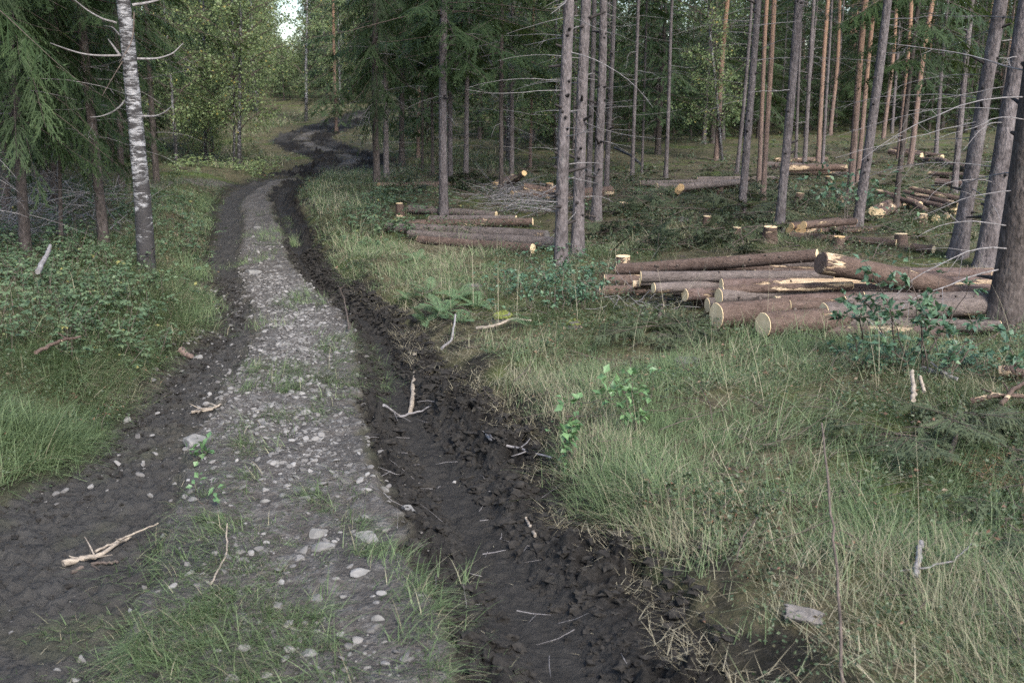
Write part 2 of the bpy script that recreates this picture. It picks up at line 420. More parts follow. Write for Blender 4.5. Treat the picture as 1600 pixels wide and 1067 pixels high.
# ------------------------------------------------------------------ mesh collecting
class MB:
    def __init__(self): self.v = []; self.f = {}; self.n = 0; self.a = {}
    def add(self, v, f, mi=0, **at):
        v = np.asarray(v, np.float32).reshape(-1, 3); f = np.asarray(f, np.int64)
        self.v.append(v)
        self.f.setdefault((f.shape[1], mi), []).append(f + self.n)
        for k in set(list(self.a) + list(at)):
            if k not in self.a: self.a[k] = [np.zeros(self.n, np.float32)] if self.n else []
            x = at.get(k, 0.0)
            self.a[k].append(np.broadcast_to(np.asarray(x, np.float32), (len(v),)).copy())
        self.n += len(v)
    def mesh(self, name, mats, smooth_=True):
        me = bpy.data.meshes.new(name)
        v = np.concatenate(self.v)
        me.vertices.add(len(v)); me.vertices.foreach_set('co', v.ravel())
        idx = []; st = []; mi = []; p = 0
        for (k, m_), fs in self.f.items():
            f = np.concatenate(fs); idx.append(f.ravel())
            st.append(p + np.arange(len(f)) * k); mi.append(np.full(len(f), m_)); p += f.size
        idx = np.concatenate(idx); st = np.concatenate(st); mi = np.concatenate(mi)
        me.loops.add(len(idx)); me.loops.foreach_set('vertex_index', idx.astype(np.int32))
        me.polygons.add(len(st)); me.polygons.foreach_set('loop_start', st.astype(np.int32))
        me.polygons.foreach_set('material_index', mi.astype(np.int32))
        me.polygons.foreach_set('use_smooth', np.full(len(st), bool(smooth_)))
        for m_ in (mats if isinstance(mats, (list, tuple)) else [mats]): me.materials.append(m_)
        for k, a in self.a.items():
            at = me.attributes.new(k, 'FLOAT', 'POINT'); at.data.foreach_set('value', np.concatenate(a))
        me.update(calc_edges=True)
        return me
def obj(name, me, parent=None, loc=None, rot=None, scale=None):
    o = bpy.data.objects.new(name, me); COL.objects.link(o)
    if parent: o.parent = parent
    if loc is not None: o.location = loc
    if rot is not None:
        if isinstance(rot, Quaternion): o.rotation_mode = 'QUATERNION'; o.rotation_quaternion = rot
        else: o.rotation_euler = rot
    if scale is not None: o.scale = scale
    return o
def tag(o, label=None, cat=None, group=None, kind=None):
    if label: o['label'] = label
    if cat: o['category'] = cat
    if group: o['group'] = group
    if kind: o['kind'] = kind
    return o
def empty(name, loc, rot=None):
    o = bpy.data.objects.new(name, None); COL.objects.link(o); o.location = loc
    o.empty_display_size = 0.2
    if rot is not None:
        if isinstance(rot, Quaternion): o.rotation_mode = 'QUATERNION'; o.rotation_quaternion = rot
        else: o.rotation_euler = rot
    return o

def frames(p):
    """tangent frames along a polyline"""
    t = np.gradient(p, axis=0); t /= np.linalg.norm(t, axis=1)[:, None] + 1e-9
    ref = np.array([0, 0, 1.0]) if abs(t[0, 2]) < 0.9 else np.array([1.0, 0, 0])
    a = np.cross(t, ref); a /= np.linalg.norm(a, axis=1)[:, None] + 1e-9
    return t, a, np.cross(t, a)
def tube(mb, p, r, seg=8, cap=True, mi=0, wob=None, **at):
    p = np.asarray(p, float); r = np.broadcast_to(np.asarray(r, float), (len(p),))
    t, a, b = frames(p)
    th = np.arange(seg) * 2 * math.pi / seg
    rr = r[:, None] * (np.ones(seg)[None] if wob is None else wob)
    v = p[:, None] + rr[..., None] * (np.cos(th)[None, :, None] * a[:, None] + np.sin(th)[None, :, None] * b[:, None])
    n = len(p); i = np.arange(n - 1)[:, None] * seg; j = np.arange(seg)[None]; j2 = (j + 1) % seg
    f = np.stack([i + j, i + j2, i + seg + j2, i + seg + j], -1).reshape(-1, 4)
    mb.add(v.reshape(-1, 3), f, mi, **at)
    if cap:
        k = np.arange(seg)
        for ring, c, flip in ((v[0], p[0], True), (v[-1], p[-1], False)):
            vv = np.vstack([ring, c[None]]); ff = np.stack([k, (k + 1) % seg, np.full(seg, seg)], 1)
            mb.add(vv, ff[:, ::-1] if not flip else ff, mi, **at)

def straight_tubes(mb, p0, p1, r0, r1, mi=0, **at):
    """many 3-sided sticks at once"""
    d = p1 - p0; d = d / (np.linalg.norm(d, axis=1)[:, None] + 1e-9)
    ref = np.where(np.abs(d[:, 2:3]) < 0.9, np.array([[0, 0, 1.0]]), np.array([[1.0, 0, 0]]))
    a = np.cross(d, ref); a /= np.linalg.norm(a, axis=1)[:, None] + 1e-9; b = np.cross(d, a)
    vs = []
    for k in range(3):
        o = math.cos(2.0944 * k) * a + math.sin(2.0944 * k) * b
        vs += [p0 + o * np.reshape(r0, (-1, 1)), p1 + o * np.reshape(r1, (-1, 1))]
    n = len(p0); v = np.stack(vs, 1).reshape(-1, 3); b0 = (np.arange(n) * 6)[:, None]
    f = np.concatenate([b0 + np.array([[2 * k, 2 * ((k + 1) % 3), 2 * ((k + 1) % 3) + 1, 2 * k + 1]]) for k in range(3)])
    mb.add(v, f, mi, **{k: np.repeat(x, 6) for k, x in at.items()})

def leaves(mb, pos, dirn, nrm, ln, wd, tint, mi=0):
    """folded pointed leaves: 6 vertices, 4 faces"""
    dirn = dirn / (np.linalg.norm(dirn, axis=1)[:, None] + 1e-9)
    s = np.cross(dirn, nrm); s /= np.linalg.norm(s, axis=1)[:, None] + 1e-9
    n = np.cross(s, dirn)
    ln = np.reshape(ln, (-1, 1)); wd = np.reshape(wd, (-1, 1))
    a = pos; tip = pos + dirn * ln - n * ln * 0.12
    m1 = pos + dirn * ln * 0.45
    l = m1 + s * wd * 0.5 + n * wd * 0.12; r = m1 - s * wd * 0.5 + n * wd * 0.12
    v = np.stack([a, l, tip, r, m1 + n * 0], 1).reshape(-1, 3)
    b0 = (np.arange(len(pos)) * 5)[:, None]
    f = np.concatenate([b0 + np.array([q]) for q in ([0, 4, 1], [4, 2, 1], [0, 3, 4], [4, 3, 2])])
    mb.add(v, f, mi, tint=np.repeat(tint, 5))

def rand_dirs(n, zmin=-1, zmax=1):
    z = rng.uniform(zmin, zmax, n); a = rng.uniform(0, 2 * math.pi, n); q = np.sqrt(1 - z * z)
    return np.stack([q * np.cos(a), q * np.sin(a), z], 1)

# ------------------------------------------------------------------ the ground: one sheet to beyond the forest
def graded(lo, hi, a, b, step, grow):
    xs = list(np.arange(a, b + 1e-6, step))
    s = step; x = xs[-1]
    while x < hi: s = min(s * grow, 6.0); x += s; xs.append(x)
    s = step; x = xs[0]; pre = []
    while x > lo: s = min(s * grow, 6.0); x -= s; pre.append(x)
    return np.array(pre[::-1] + xs)
def build_ground():
    xs = graded(-160, 170, -5.6, 2.3, 0.014, 1.02)
    ys = graded(-40, 240, 2.6, 6.5, 0.014, 1.006)
    X, Y = np.meshgrid(xs, ys)
    x, y = X.ravel(), Y.ravel()
    z = height(x, y)
    l, r, m, ll, lr, rl, rr, near = road(x, y)
    nx, ny = len(xs), len(ys)
    i = np.arange(ny - 1)[:, None] * nx; j = np.arange(nx - 1)[None]
    f = np.stack([i + j, i + j + 1, i + nx + j + 1, i + nx + j], -1).reshape(-1, 4)
    mb = MB()
    # soil smeared over the edges of the ruts
    sm = smooth(0.55, 0.0, np.abs(x - rr - 0.15)) * near * smooth(0.0, 0.35, fbm(x * 3, y * 3, 61, 3) + 0.15)
    sl = smooth(0.35, 0.0, np.abs(x - ll + 0.05)) * near
    worn = smooth(0.45, 0.1, np.abs(x - (rl * 0.6 + rr * 0.4)) / np.maximum(rr - rl, 0.3)) * r * near
    path = smooth(0.35, 0.1, np.abs(x - np.interp(y, [14, 16, 18.5, 20], [-6.6, -6.2, -5.9, -5.2]))) * ((y > 14) & (y < 21))
    mud = np.clip(np.maximum.reduce([l, r, sm * 0.9, sl * 0.8]), 0, 1)
    mud = mud * (1 - 0.25 * l * smooth(0.1, 0.4, fbm(x * 2.4, y * 2.4, 63, 3)) * smooth(9, 4, y))
    mud = np.maximum(mud, m * near * (0.62 * smooth(-0.05, 0.25, fbm(x * 1.5, y * 1.5, 64, 4)) * smooth(6.2, 4.2, y) + 0.35 * smooth(0.05, 0.3, fbm(x * 1.1, y * 0.8, 65, 3))))
    pale_m = m * near
    grav = np.maximum(m, path * 0.8)
    mb.add(np.stack([x, y, z], 1), f, mud=mud, gravel=np.clip(grav + l * 0.2, 0, 1), moist=np.clip(worn * 0.4 + l * near * 0.8 + pale_m + 0.7 * (1 - near) * smooth(-0.1, 0.3, fbm(x * 0.8, y * 0.8, 66, 3)), 0, 1))  # last mask lightens mud: tread, left rut, strip, patches of far road
    o = obj('ground', mb.mesh('ground', M_GROUND)); tag(o, kind='structure')
build_ground()

# ------------------------------------------------------------------ grass and ground cover
def blades(mb, base, az, ln, wd, lean, curl, tint, dry, seg=3):
    d = np.stack([np.cos(az), np.sin(az), 0 * az], 1); s = np.stack([-np.sin(az), np.cos(az), 0 * az], 1)
    p = base.copy(); vs = []
    for k in range(seg + 1):
        if k < seg:
            w = (wd * (1 - (k / seg) ** 1.5) * 0.5)[:, None]
            vs += [p - s * w, p + s * w]
        else: vs.append(p)
        th = np.minimum(lean + curl * (k + 0.5) / seg, 1.75)
        p = p + (ln / seg)[:, None] * (np.sin(th)[:, None] * d + np.cos(th)[:, None] * np.array([[0, 0, 1.0]]))
    nv = 2 * seg + 1
    v = np.stack(vs, 1).reshape(-1, 3); b0 = (np.arange(len(base)) * nv)[:, None]
    q = [b0 + np.array([[2 * k, 2 * k + 1, 2 * k + 3, 2 * k + 2]]) for k in range(seg - 1)]
    at = dict(tint=np.repeat(tint, nv), dry=np.repeat(dry, nv))
    # quads and tip triangles share the vertices
    off = mb.n
    mb.add(v, np.concatenate(q) if q else b0 + np.array([[0, 1, 2]]), **at)
    if q: mb.f.setdefault((3, 0), []).append(b0 + np.array([[2 * seg - 2, 2 * seg - 1, 2 * seg]]) + off)

def in_view(x, y, margin=1.5):
    return np.abs(x) < (0.53 * y + margin)

def tuft_field(mb, n, y0, y1, nb, ln, wd, seg, thin=None, xr=None):
    # sample uniformly over the trapezium in view
    y = np.sqrt(rng.uniform((y0 + 2) ** 2, (y1 + 2) ** 2, n)) - 2
    x = rng.uniform(-1, 1, n) * (0.53 * y + 1.5)
    l, r, m, ll, lr, rl, rr, near = road(x, y)
    onroad = np.clip(l + r + m, 0, 1)
    keep = (onroad < 0.25) & (fbm(x * 0.9, y * 0.9, 71, 3) + 0.30 > rng.uniform(0, 0.55, n))
    if thin is not None: keep &= rng.uniform(0, 1, n) < thin(x, y)
    x, y, rr, ll = x[keep], y[keep], rr[keep], ll[keep]
    dry = 0.17 + 1.1 * fbm(x * 0.55, y * 0.55, 75, 3) + 0.35 * vnoise(x * 2.5, y * 2.5, 77) + 0.45 * smooth(0.7, 0.0, np.abs(x - rr - 0.2)) * (y < 9)
    dry = dry + 0.15 * smooth(9, 12, y) * (x > 0) - 0.25 * (x < ll)
    dens(mb, x, y, nb, ln, wd, seg, np.clip(dry, 0.0, 1))
_in = lambda w, x, y: sum((((y0 > y) != (y1 > y)) & (x < (x1 - x0) * (y - y0) / (y1 - y0 + 1e-12) + x0)).astype(int) for (x0, y0), (x1, y1) in zip(w, np.roll(w, -1, 0))) % 2 == 1
BARE = [np.array([onz(a, b, 0.12)[:2] for a, b in P]) for P in ([(590, 318), (870, 318), (880, 400), (640, 396), (590, 372)], [(930, 440), (930, 470), (1090, 512), (1190, 532), (1500, 540), (1560, 500), (1560, 425), (1280, 395), (950, 415)], [(1225, 345), (1420, 345), (1420, 388), (1225, 378)], [(1350, 290), (1530, 290), (1530, 350), (1350, 345)], [(990, 276), (1220, 274), (1220, 300), (990, 302)])]
def dens(mb, x, y, nb, ln, wd, seg, dry, spread=0.05):
    k = np.zeros(len(x), bool)
    for w in BARE: k |= _in(w, x, y)
    k = ~k | (rng.uniform(0, 1, len(x)) < 0.06)
    x, y = x[k], y[k]; dry = np.broadcast_to(dry, k.shape)[k]
    k = rng.integers(int(nb * 0.6), int(nb * 1.4) + 1, len(x))
    i = np.repeat(np.arange(len(x)), k); n = len(i)
    flow = 2.5 * math.pi * fbm(x * 0.35, y * 0.35, 81, 2) + rng.normal(0, 0.5, len(x))
    size = rng.uniform(0.35, 1.3, len(x)) * np.clip(1 + 0.6 * vnoise(x * 1.6, y * 1.6, 83), 0.5, 1.6)
    bx = x[i] + rng.normal(0, spread, n); by = y[i] + rng.normal(0, spread, n)
    bz = height(bx, by, False) - 0.012
    az = flow[i] + rng.normal(0, 0.9, n)
    length = ln * size[i] * rng.uniform(0.5, 1.15, n)
    lean = np.abs(rng.normal(0.85, 0.4, n)); curl = rng.uniform(0.3, 1.7, n)
    dd = (rng.uniform(0, 1, n) < dry[i]) * rng.uniform(0.5, 1.0, n)
    ti = np.clip(rng.normal(0.45, 0.2, n) + rng.normal(0, 0.1, len(x))[i], 0, 1)
    blades(mb, np.stack([bx, by, bz], 1), az, length, wd * rng.uniform(0.6, 1.3, n), lean, curl, ti, dd, seg)

def forest_thin(x, y):
    left = 0.75 * smooth(9, 11, y) * smooth(1.2, 2.2, np.interp(y, EDG[0][:, 1], EDG[0][:, 0]) - x)
    fd = np.full(x.shape, 50.0); k = y > 18; fd[k] = far_dist(x[k], y[k])
    verge = np.maximum(smooth(3.5, 1.5, x - np.interp(y, EDG[3][:, 1], EDG[3][:, 0])) * (y < 23), smooth(5, 2.5, fd))
    floor = 0.72 * smooth(9.5, 12, y) * (1 - verge) * smooth(0, 1, x + 4)
    patch = 0.5 * smooth(0.05, 0.3, fbm(x * 0.3, y * 0.3, 73, 3))
    return np.clip(1 - np.maximum(left, floor) + patch - 0.5 * smooth(18, 30, y) - 0.4 * smooth(30, 40, y) * (x > 0), 0.03, 1)
g = MB()
tuft_field(g, 13000, 2.4, 6.0, 27, 0.20, 0.0027, 4)
tuft_field(g, 17000, 6.0, 11.0, 17, 0.15, 0.0040, 3, forest_thin)
tuft_field(g, 14500, 11.0, 24.0, 9, 0.14, 0.009, 2, forest_thin)
tuft_field(g, 8500, 24.0, 60.0, 7, 0.2, 0.02, 2, forest_thin)
tag(obj('grass', g.mesh('grass', M_GRASS, False)), 'green and straw coloured grass growing on both verges of the muddy track', 'grass', kind='stuff')

# lush long grass on the left bank and fresh green clumps on the right verge
g = MB()
LB = [(-60, 620), (60, 600), (150, 610), (240, 560), (330, 500), (330, 420), (322, 380), (335, 330), (345, 300), (300, 290), (270, 330), (270, 420), (310, 480)]
w_ = lambda P, n: np.array([np.array(onz(*P[i], 0.2)[:2]) for i in range(n)])
n = 3400; y = rng.uniform(3.6, 17.5, n) ** 1.0; y = np.where(rng.uniform(0, 1, n) < 0.6, rng.uniform(3.4, 9, n), y)
x = np.interp(y, EDG[0][:, 1], EDG[0][:, 0]) - 0.12 - np.abs(rng.normal(0, 0.75, n))
dens(g, x, y, 22, 0.22, 0.0042, 4, np.clip(0.12 + 0.6 * vnoise(x * 1.3, y * 1.3, 78), 0, 0.6), 0.05)
n = 1500; y = rng.uniform(3.3, 9.5, n); x = np.interp(y, EDG[3][:, 1], EDG[3][:, 0]) + rng.uniform(0.3, 4.5, n) ** 1.0
k = (vnoise(x * 0.9 + 5, y * 0.9, 79) > 0.0); x, y = x[k], y[k]
dens(g, x, y, 34, 0.24, 0.0036, 4, np.clip(0.18 + 0.5 * vnoise(x * 1.1, y * 1.1, 84), 0.05, 0.6), 0.055)
n = 1500; y = rng.uniform(11, 24, n); x = np.interp(y, EDG[3][:, 1], EDG[3][:, 0]) + 0.15 + np.abs(rng.normal(0, 1.2, n))
dens(g, x, y, 14, 0.26, 0.007, 3, np.clip(0.45 + 0.5 * vnoise(x, y, 80), 0, 1), 0.07)
n = 2600; k = rng.integers(0, len(FARP) - 1, n); t_ = rng.uniform(0, 1, n)[:, None]; q = FARP[k] * (1 - t_) + FARP[k + 1] * t_; a = rng.uniform(0, 6.28, n); rr_ = rng.uniform(1.9, 4.5, n)
x = q[:, 0] + rr_ * np.cos(a); y = q[:, 1] + rr_ * np.sin(a); k = (far_dist(x, y) > 1.8) & (y > 22.5) & (y < 75); x, y = x[k], y[k]
dens(g, x, y, 10, 0.34, 0.016, 2, np.clip(0.5 + 0.4 * vnoise(x, y, 82), 0, 1), 0.15)
tag(obj('grass', g.mesh('grass_clumps', M_GRASS, False)), 'long lush grass hanging over the edges of the track', 'grass', kind='stuff')

# tufts on the stony strip between the ruts
g = MB()
PATCH = [(350, 850, 0.16, 60), (375, 910, 0.15, 60), (330, 800, 0.1, 25), (300, 985, 0.24, 80), (230, 1010, 0.16, 40), (390, 985, 0.15, 35), (200, 1060, 0.15, 30), (410, 1040, 0.16, 30), (690, 1010, 0.11, 14), (680, 960, 0.09, 12), (710, 1060, 0.1, 10), (640, 905, 0.07, 12), (505, 768, 0.09, 22), (375, 690, 0.10, 22), (380, 745, 0.08, 12), (540, 560, 0.16, 40), (520, 590, 0.14, 26), (475, 468, 0.14, 34), (432, 372, 0.22, 50), (382, 412, 0.14, 26), (385, 580, 0.10, 14), (545, 820, 0.06, 10), (440, 345, 0.2, 30), (415, 1000, 0.1, 12), (120, 990, 0.08, 8), (470, 575, 0.1, 12), (500, 555, 0.12, 20), (555, 610, 0.12, 22), (525, 530, 0.12, 18), (505, 640, 0.08, 10), (450, 650, 0.08, 9), (440, 600, 0.08, 9), (415, 505, 0.1, 10), (395, 610, 0.07, 9), (565, 850, 0.06, 9), (260, 1040, 0.14, 30), (350, 950, 0.14, 30), (420, 395, 0.12, 16)]
tx, ty = [], []
for px, py, sp, n in PATCH:
    p = gp(px, py)
    tx += list(p[0] + rng.normal(0, sp, n)); ty += list(p[1] + rng.normal(0, sp * 1.3, n))
tx, ty = np.array(tx), np.array(ty)
dens(g, tx, ty, 30, 0.135, 0.0032, 4, np.full(len(tx), 0.12), 0.035)
tag(obj('grass', g.mesh('grass_strip', M_GRASS, False)), 'green grass tufts growing on the stony strip between the two muddy ruts', 'grass', kind='stuff')

# dead thatch lying under the green grass, pale grass patches of the clearing
g = MB(); n = 60000
y = np.sqrt(rng.uniform(4.4 ** 2, 14 ** 2, n)) - 2; x = rng.uniform(-1, 1, n) * (0.53 * y + 1)
l, r, m, ll, lr, rl, rr, near = road(x, y); k = (l + r + m < 0.2) & (fbm(x * 1.1, y * 1.1, 93, 3) + 0.35 > rng.uniform(0, 0.7, n)); x, y = x[k], y[k]; n = len(x)
blades(g, np.stack([x, y, height(x, y, False) + rng.uniform(0.0, 0.05, n)], 1), 2.5 * math.pi * fbm(x * 0.4, y * 0.4, 81, 2) + rng.normal(0, 0.9, n), rng.uniform(0.06, 0.24, n), rng.uniform(0.002, 0.0042, n), rng.uniform(1.1, 1.5, n), rng.uniform(0, 0.3, n), rng.uniform(0, 0.9, n), np.where(rng.uniform(0, 1, n) < 0.7, 0.95, 0.3), 2)
px_ = [(1165, 310, 50, 14), (1110, 300, 40, 12), (1205, 315, 40, 10), (1090, 395, 60, 10), (1010, 400, 50, 10), (1240, 395, 50, 10), (1180, 400, 40, 8), (700, 400, 80, 22), (800, 410, 60, 16), (1480, 375, 60, 8), (1320, 340, 40, 8), (1060, 320, 40, 8)]
gx, gy = [], []
for px, py, rx, ry in px_:
    for _ in range(110):
        p = onz(px + rx * rng.normal(0, 0.6), py + ry * rng.normal(0, 0.6)); gx.append(p[0]); gy.append(p[1])
gx, gy = np.array(gx), np.array(gy); k = np.hypot(gx, gy) < 40; gx, gy = gx[k], gy[k]
dens(g, gx, gy, 16, 0.2, 0.008, 3, np.clip(0.5 + 0.5 * vnoise(gx * 1.5, gy * 1.5, 95), 0, 1), 0.07)
tag(obj('grass', g.mesh('thatch', M_GRASS, False)), 'matted straw and pale grass lying on verge and clearing', 'grass', kind='stuff')

# flattened straw on the churned edge of the right rut, fallen needles and bits
g = MB()
n = 9000
y = np.sqrt(rng.uniform(4.6 ** 2, 11 ** 2, n)) - 2; x = np.interp(y, EDG[3][:, 1], EDG[3][:, 0]) + np.abs(rng.normal(0, 0.22, n)) - 0.2
k = fbm(x * 3, y * 3, 91, 2) + 0.25 > rng.uniform(0, 0.5, n); x, y = x[k], y[k]; n = len(x)
blades(g, np.stack([x, y, height(x, y) + 0.004], 1), rng.uniform(0, 6.28, n), rng.uniform(0.04, 0.13, n), rng.uniform(0.0013, 0.0028, n), rng.uniform(0.9, 1.5, n), rng.uniform(0, 0.5, n), rng.uniform(0, 1, n), np.full(n, 0.95), 2)
n = 2600
y = np.sqrt(rng.uniform(4.6 ** 2, 14 ** 2, n)) - 2; x = rng.uniform(-1, 1, n) * (0.53 * y + 1)
l, r, m = road(x, y)[:3]; k = (l + r + m) > 0.5; x, y = x[k], y[k]; n = len(x)
blades(g, np.stack([x, y, height(x, y) + 0.004], 1), rng.uniform(0, 6.28, n), rng.uniform(0.015, 0.06, n), rng.uniform(0.001, 0.0024, n), rng.uniform(1.1, 1.6, n), rng.uniform(0, 0.4, n), rng.uniform(0, 1, n), np.full(n, 1.0), 2)
tag(obj('litter', g.mesh('litter', M_GRASS, False)), 'torn dry straw scattered over the black mud', 'straw litter', kind='stuff')

# tall pale seed stems standing out of the near grass
g = MB()
n = 330
y = np.sqrt(rng.uniform(4.4 ** 2, 10.5 ** 2, n)) - 2; x = rng.uniform(-0.6, 1, n) * (0.53 * y + 0.6)
rrx = np.interp(y, EDG[3][:, 1], EDG[3][:, 0]); k = x > rrx + 0.25; x, y = x[k], y[k]; n = len(x)
blades(g, np.stack([x, y, height(x, y, False) - 0.01], 1), rng.uniform(0, 6.28, n), rng.uniform(0.3, 0.7, n), rng.uniform(0.0018, 0.0032, n), np.abs(rng.normal(0.25, 0.3, n)), rng.uniform(0, 0.7, n), rng.uniform(0.3, 1, n), np.full(n, 0.95), 5)
tag(obj('tall_grass', g.mesh('tall_grass', M_GRASS, False)), 'tall pale dry grass stems standing above the green verge', 'grass stems', kind='stuff')

# ------------------------------------------------------------------ trees: trunks, dead branches, crowns
def trunk_mesh(name, r, H, material, seg=14, rings=44, flare=0.35, stubs=0, dead=0, dead_z=(0.8, 5), bend=0.02, taper=0.85, dead_len=(0.4, 1.1)):
    mb = MB()
    t = np.linspace(0, 1, rings) ** 1.5
    z = t * H - 0.15 * (1 - t)
    bx = bend * np.sin(z * 0.5 + rng.uniform(0, 6)) + bend * 0.5 * np.sin(z * 1.3 + rng.uniform(0, 6)); by = bend * np.sin(z * 0.45 + rng.uniform(0, 6))
    bx -= bx[0]; by -= by[0]
    p = np.stack([bx, by, z], 1)
    rad = r * (1 - taper * t) * (1 + flare * np.exp(-np.clip(z, 0, None) / 0.18))
    th = np.arange(seg) * 2 * math.pi / seg
    wob = 1 + 0.05 * vnoise(th[None] * 1.6 + 3, z[:, None] * 2.5, int(rng.integers(999)))
    ph = rng.uniform(0, 6.28)
    wob = wob + 0.30 * flare * np.exp(-np.clip(z, 0, None) / 0.22)[:, None] * np.sin(4 * th + ph)[None]
    tube(mb, p, rad, seg, wob=wob)
    rat = lambda h: (np.interp(h, z, rad), np.array([np.interp(h, z, bx), np.interp(h, z, by), h]))
    for _ in range(stubs):
        h = rng.uniform(0.35, min(H * 0.5, 4.5)); q, c = rat(h); a = rng.uniform(0, 6.28)
        d = np.array([math.cos(a), math.sin(a), rng.uniform(-0.2, 0.5)])
        ln = rng.uniform(0.01, 0.035) if rng.uniform() < 0.8 else rng.uniform(0.05, 0.2)
        tube(mb, np.array([c + d * (q - 0.02), c + d * q, c + d * (q + ln)]), np.array([0.021, 0.017, 0.009]), 5, mi=2)
    for _ in range(dead):
        h = rng.uniform(*dead_z); q, c = rat(h); a = rng.uniform(0, 6.28)
        dead_branch_into(mb, c + np.array([math.cos(a), math.sin(a), 0]) * q * 0.8, a, rng.uniform(*dead_len), rng.uniform(0.003, 0.006), 1)
    return mb.mesh(name, [material, M_TWIG, M_KNOT])

def dead_branch_into(mb, p0, az, ln, r, mi=0, twigs=None, droop=None, seg=4):
    n = 9; s = np.linspace(0, 1, n)
    el = rng.uniform(-0.15, 0.2) if droop is None else droop[0]
    sag = rng.uniform(0.0, 0.35) if droop is None else droop[1]
    a = az + np.cumsum(rng.normal(0, 0.12, n)); e = el - sag * s * 1.6 + np.cumsum(rng.normal(0, 0.06, n))
    st = np.stack([np.cos(e) * np.cos(a), np.cos(e) * np.sin(a), np.sin(e)], 1) * ln / (n - 1)
    p = p0 + np.vstack([np.zeros(3), np.cumsum(st[:-1], 0)])
    tube(mb, p, r * (1 - 0.75 * s) , seg, cap=False, mi=mi)
    k = int(ln * rng.uniform(3, 8)) if twigs is None else twigs
    if k:
        u = rng.uniform(0.25, 0.98, k); q = np.stack([np.interp(u, s, p[:, c]) for c in range(3)], 1)
        ta = az + rng.choice([-1, 1], k) * rng.uniform(0.5, 1.2, k); te = rng.normal(-0.35, 0.45, k)
        d = np.stack([np.cos(te) * np.cos(ta), np.cos(te) * np.sin(ta), np.sin(te)], 1)
        tl = ln * rng.uniform(0.08, 0.4, k) * (1.1 - u)
        mid = q + d * tl[:, None] * 0.5
        d2 = d + rng.normal(0, 0.3, (k, 3))
        straight_tubes(mb, q, mid, np.full(k, r * 0.45), np.full(k, r * 0.32), mi)
        straight_tubes(mb, mid, mid + d2 * tl[:, None] * 0.5, np.full(k, r * 0.32), np.full(k, r * 0.12), mi)

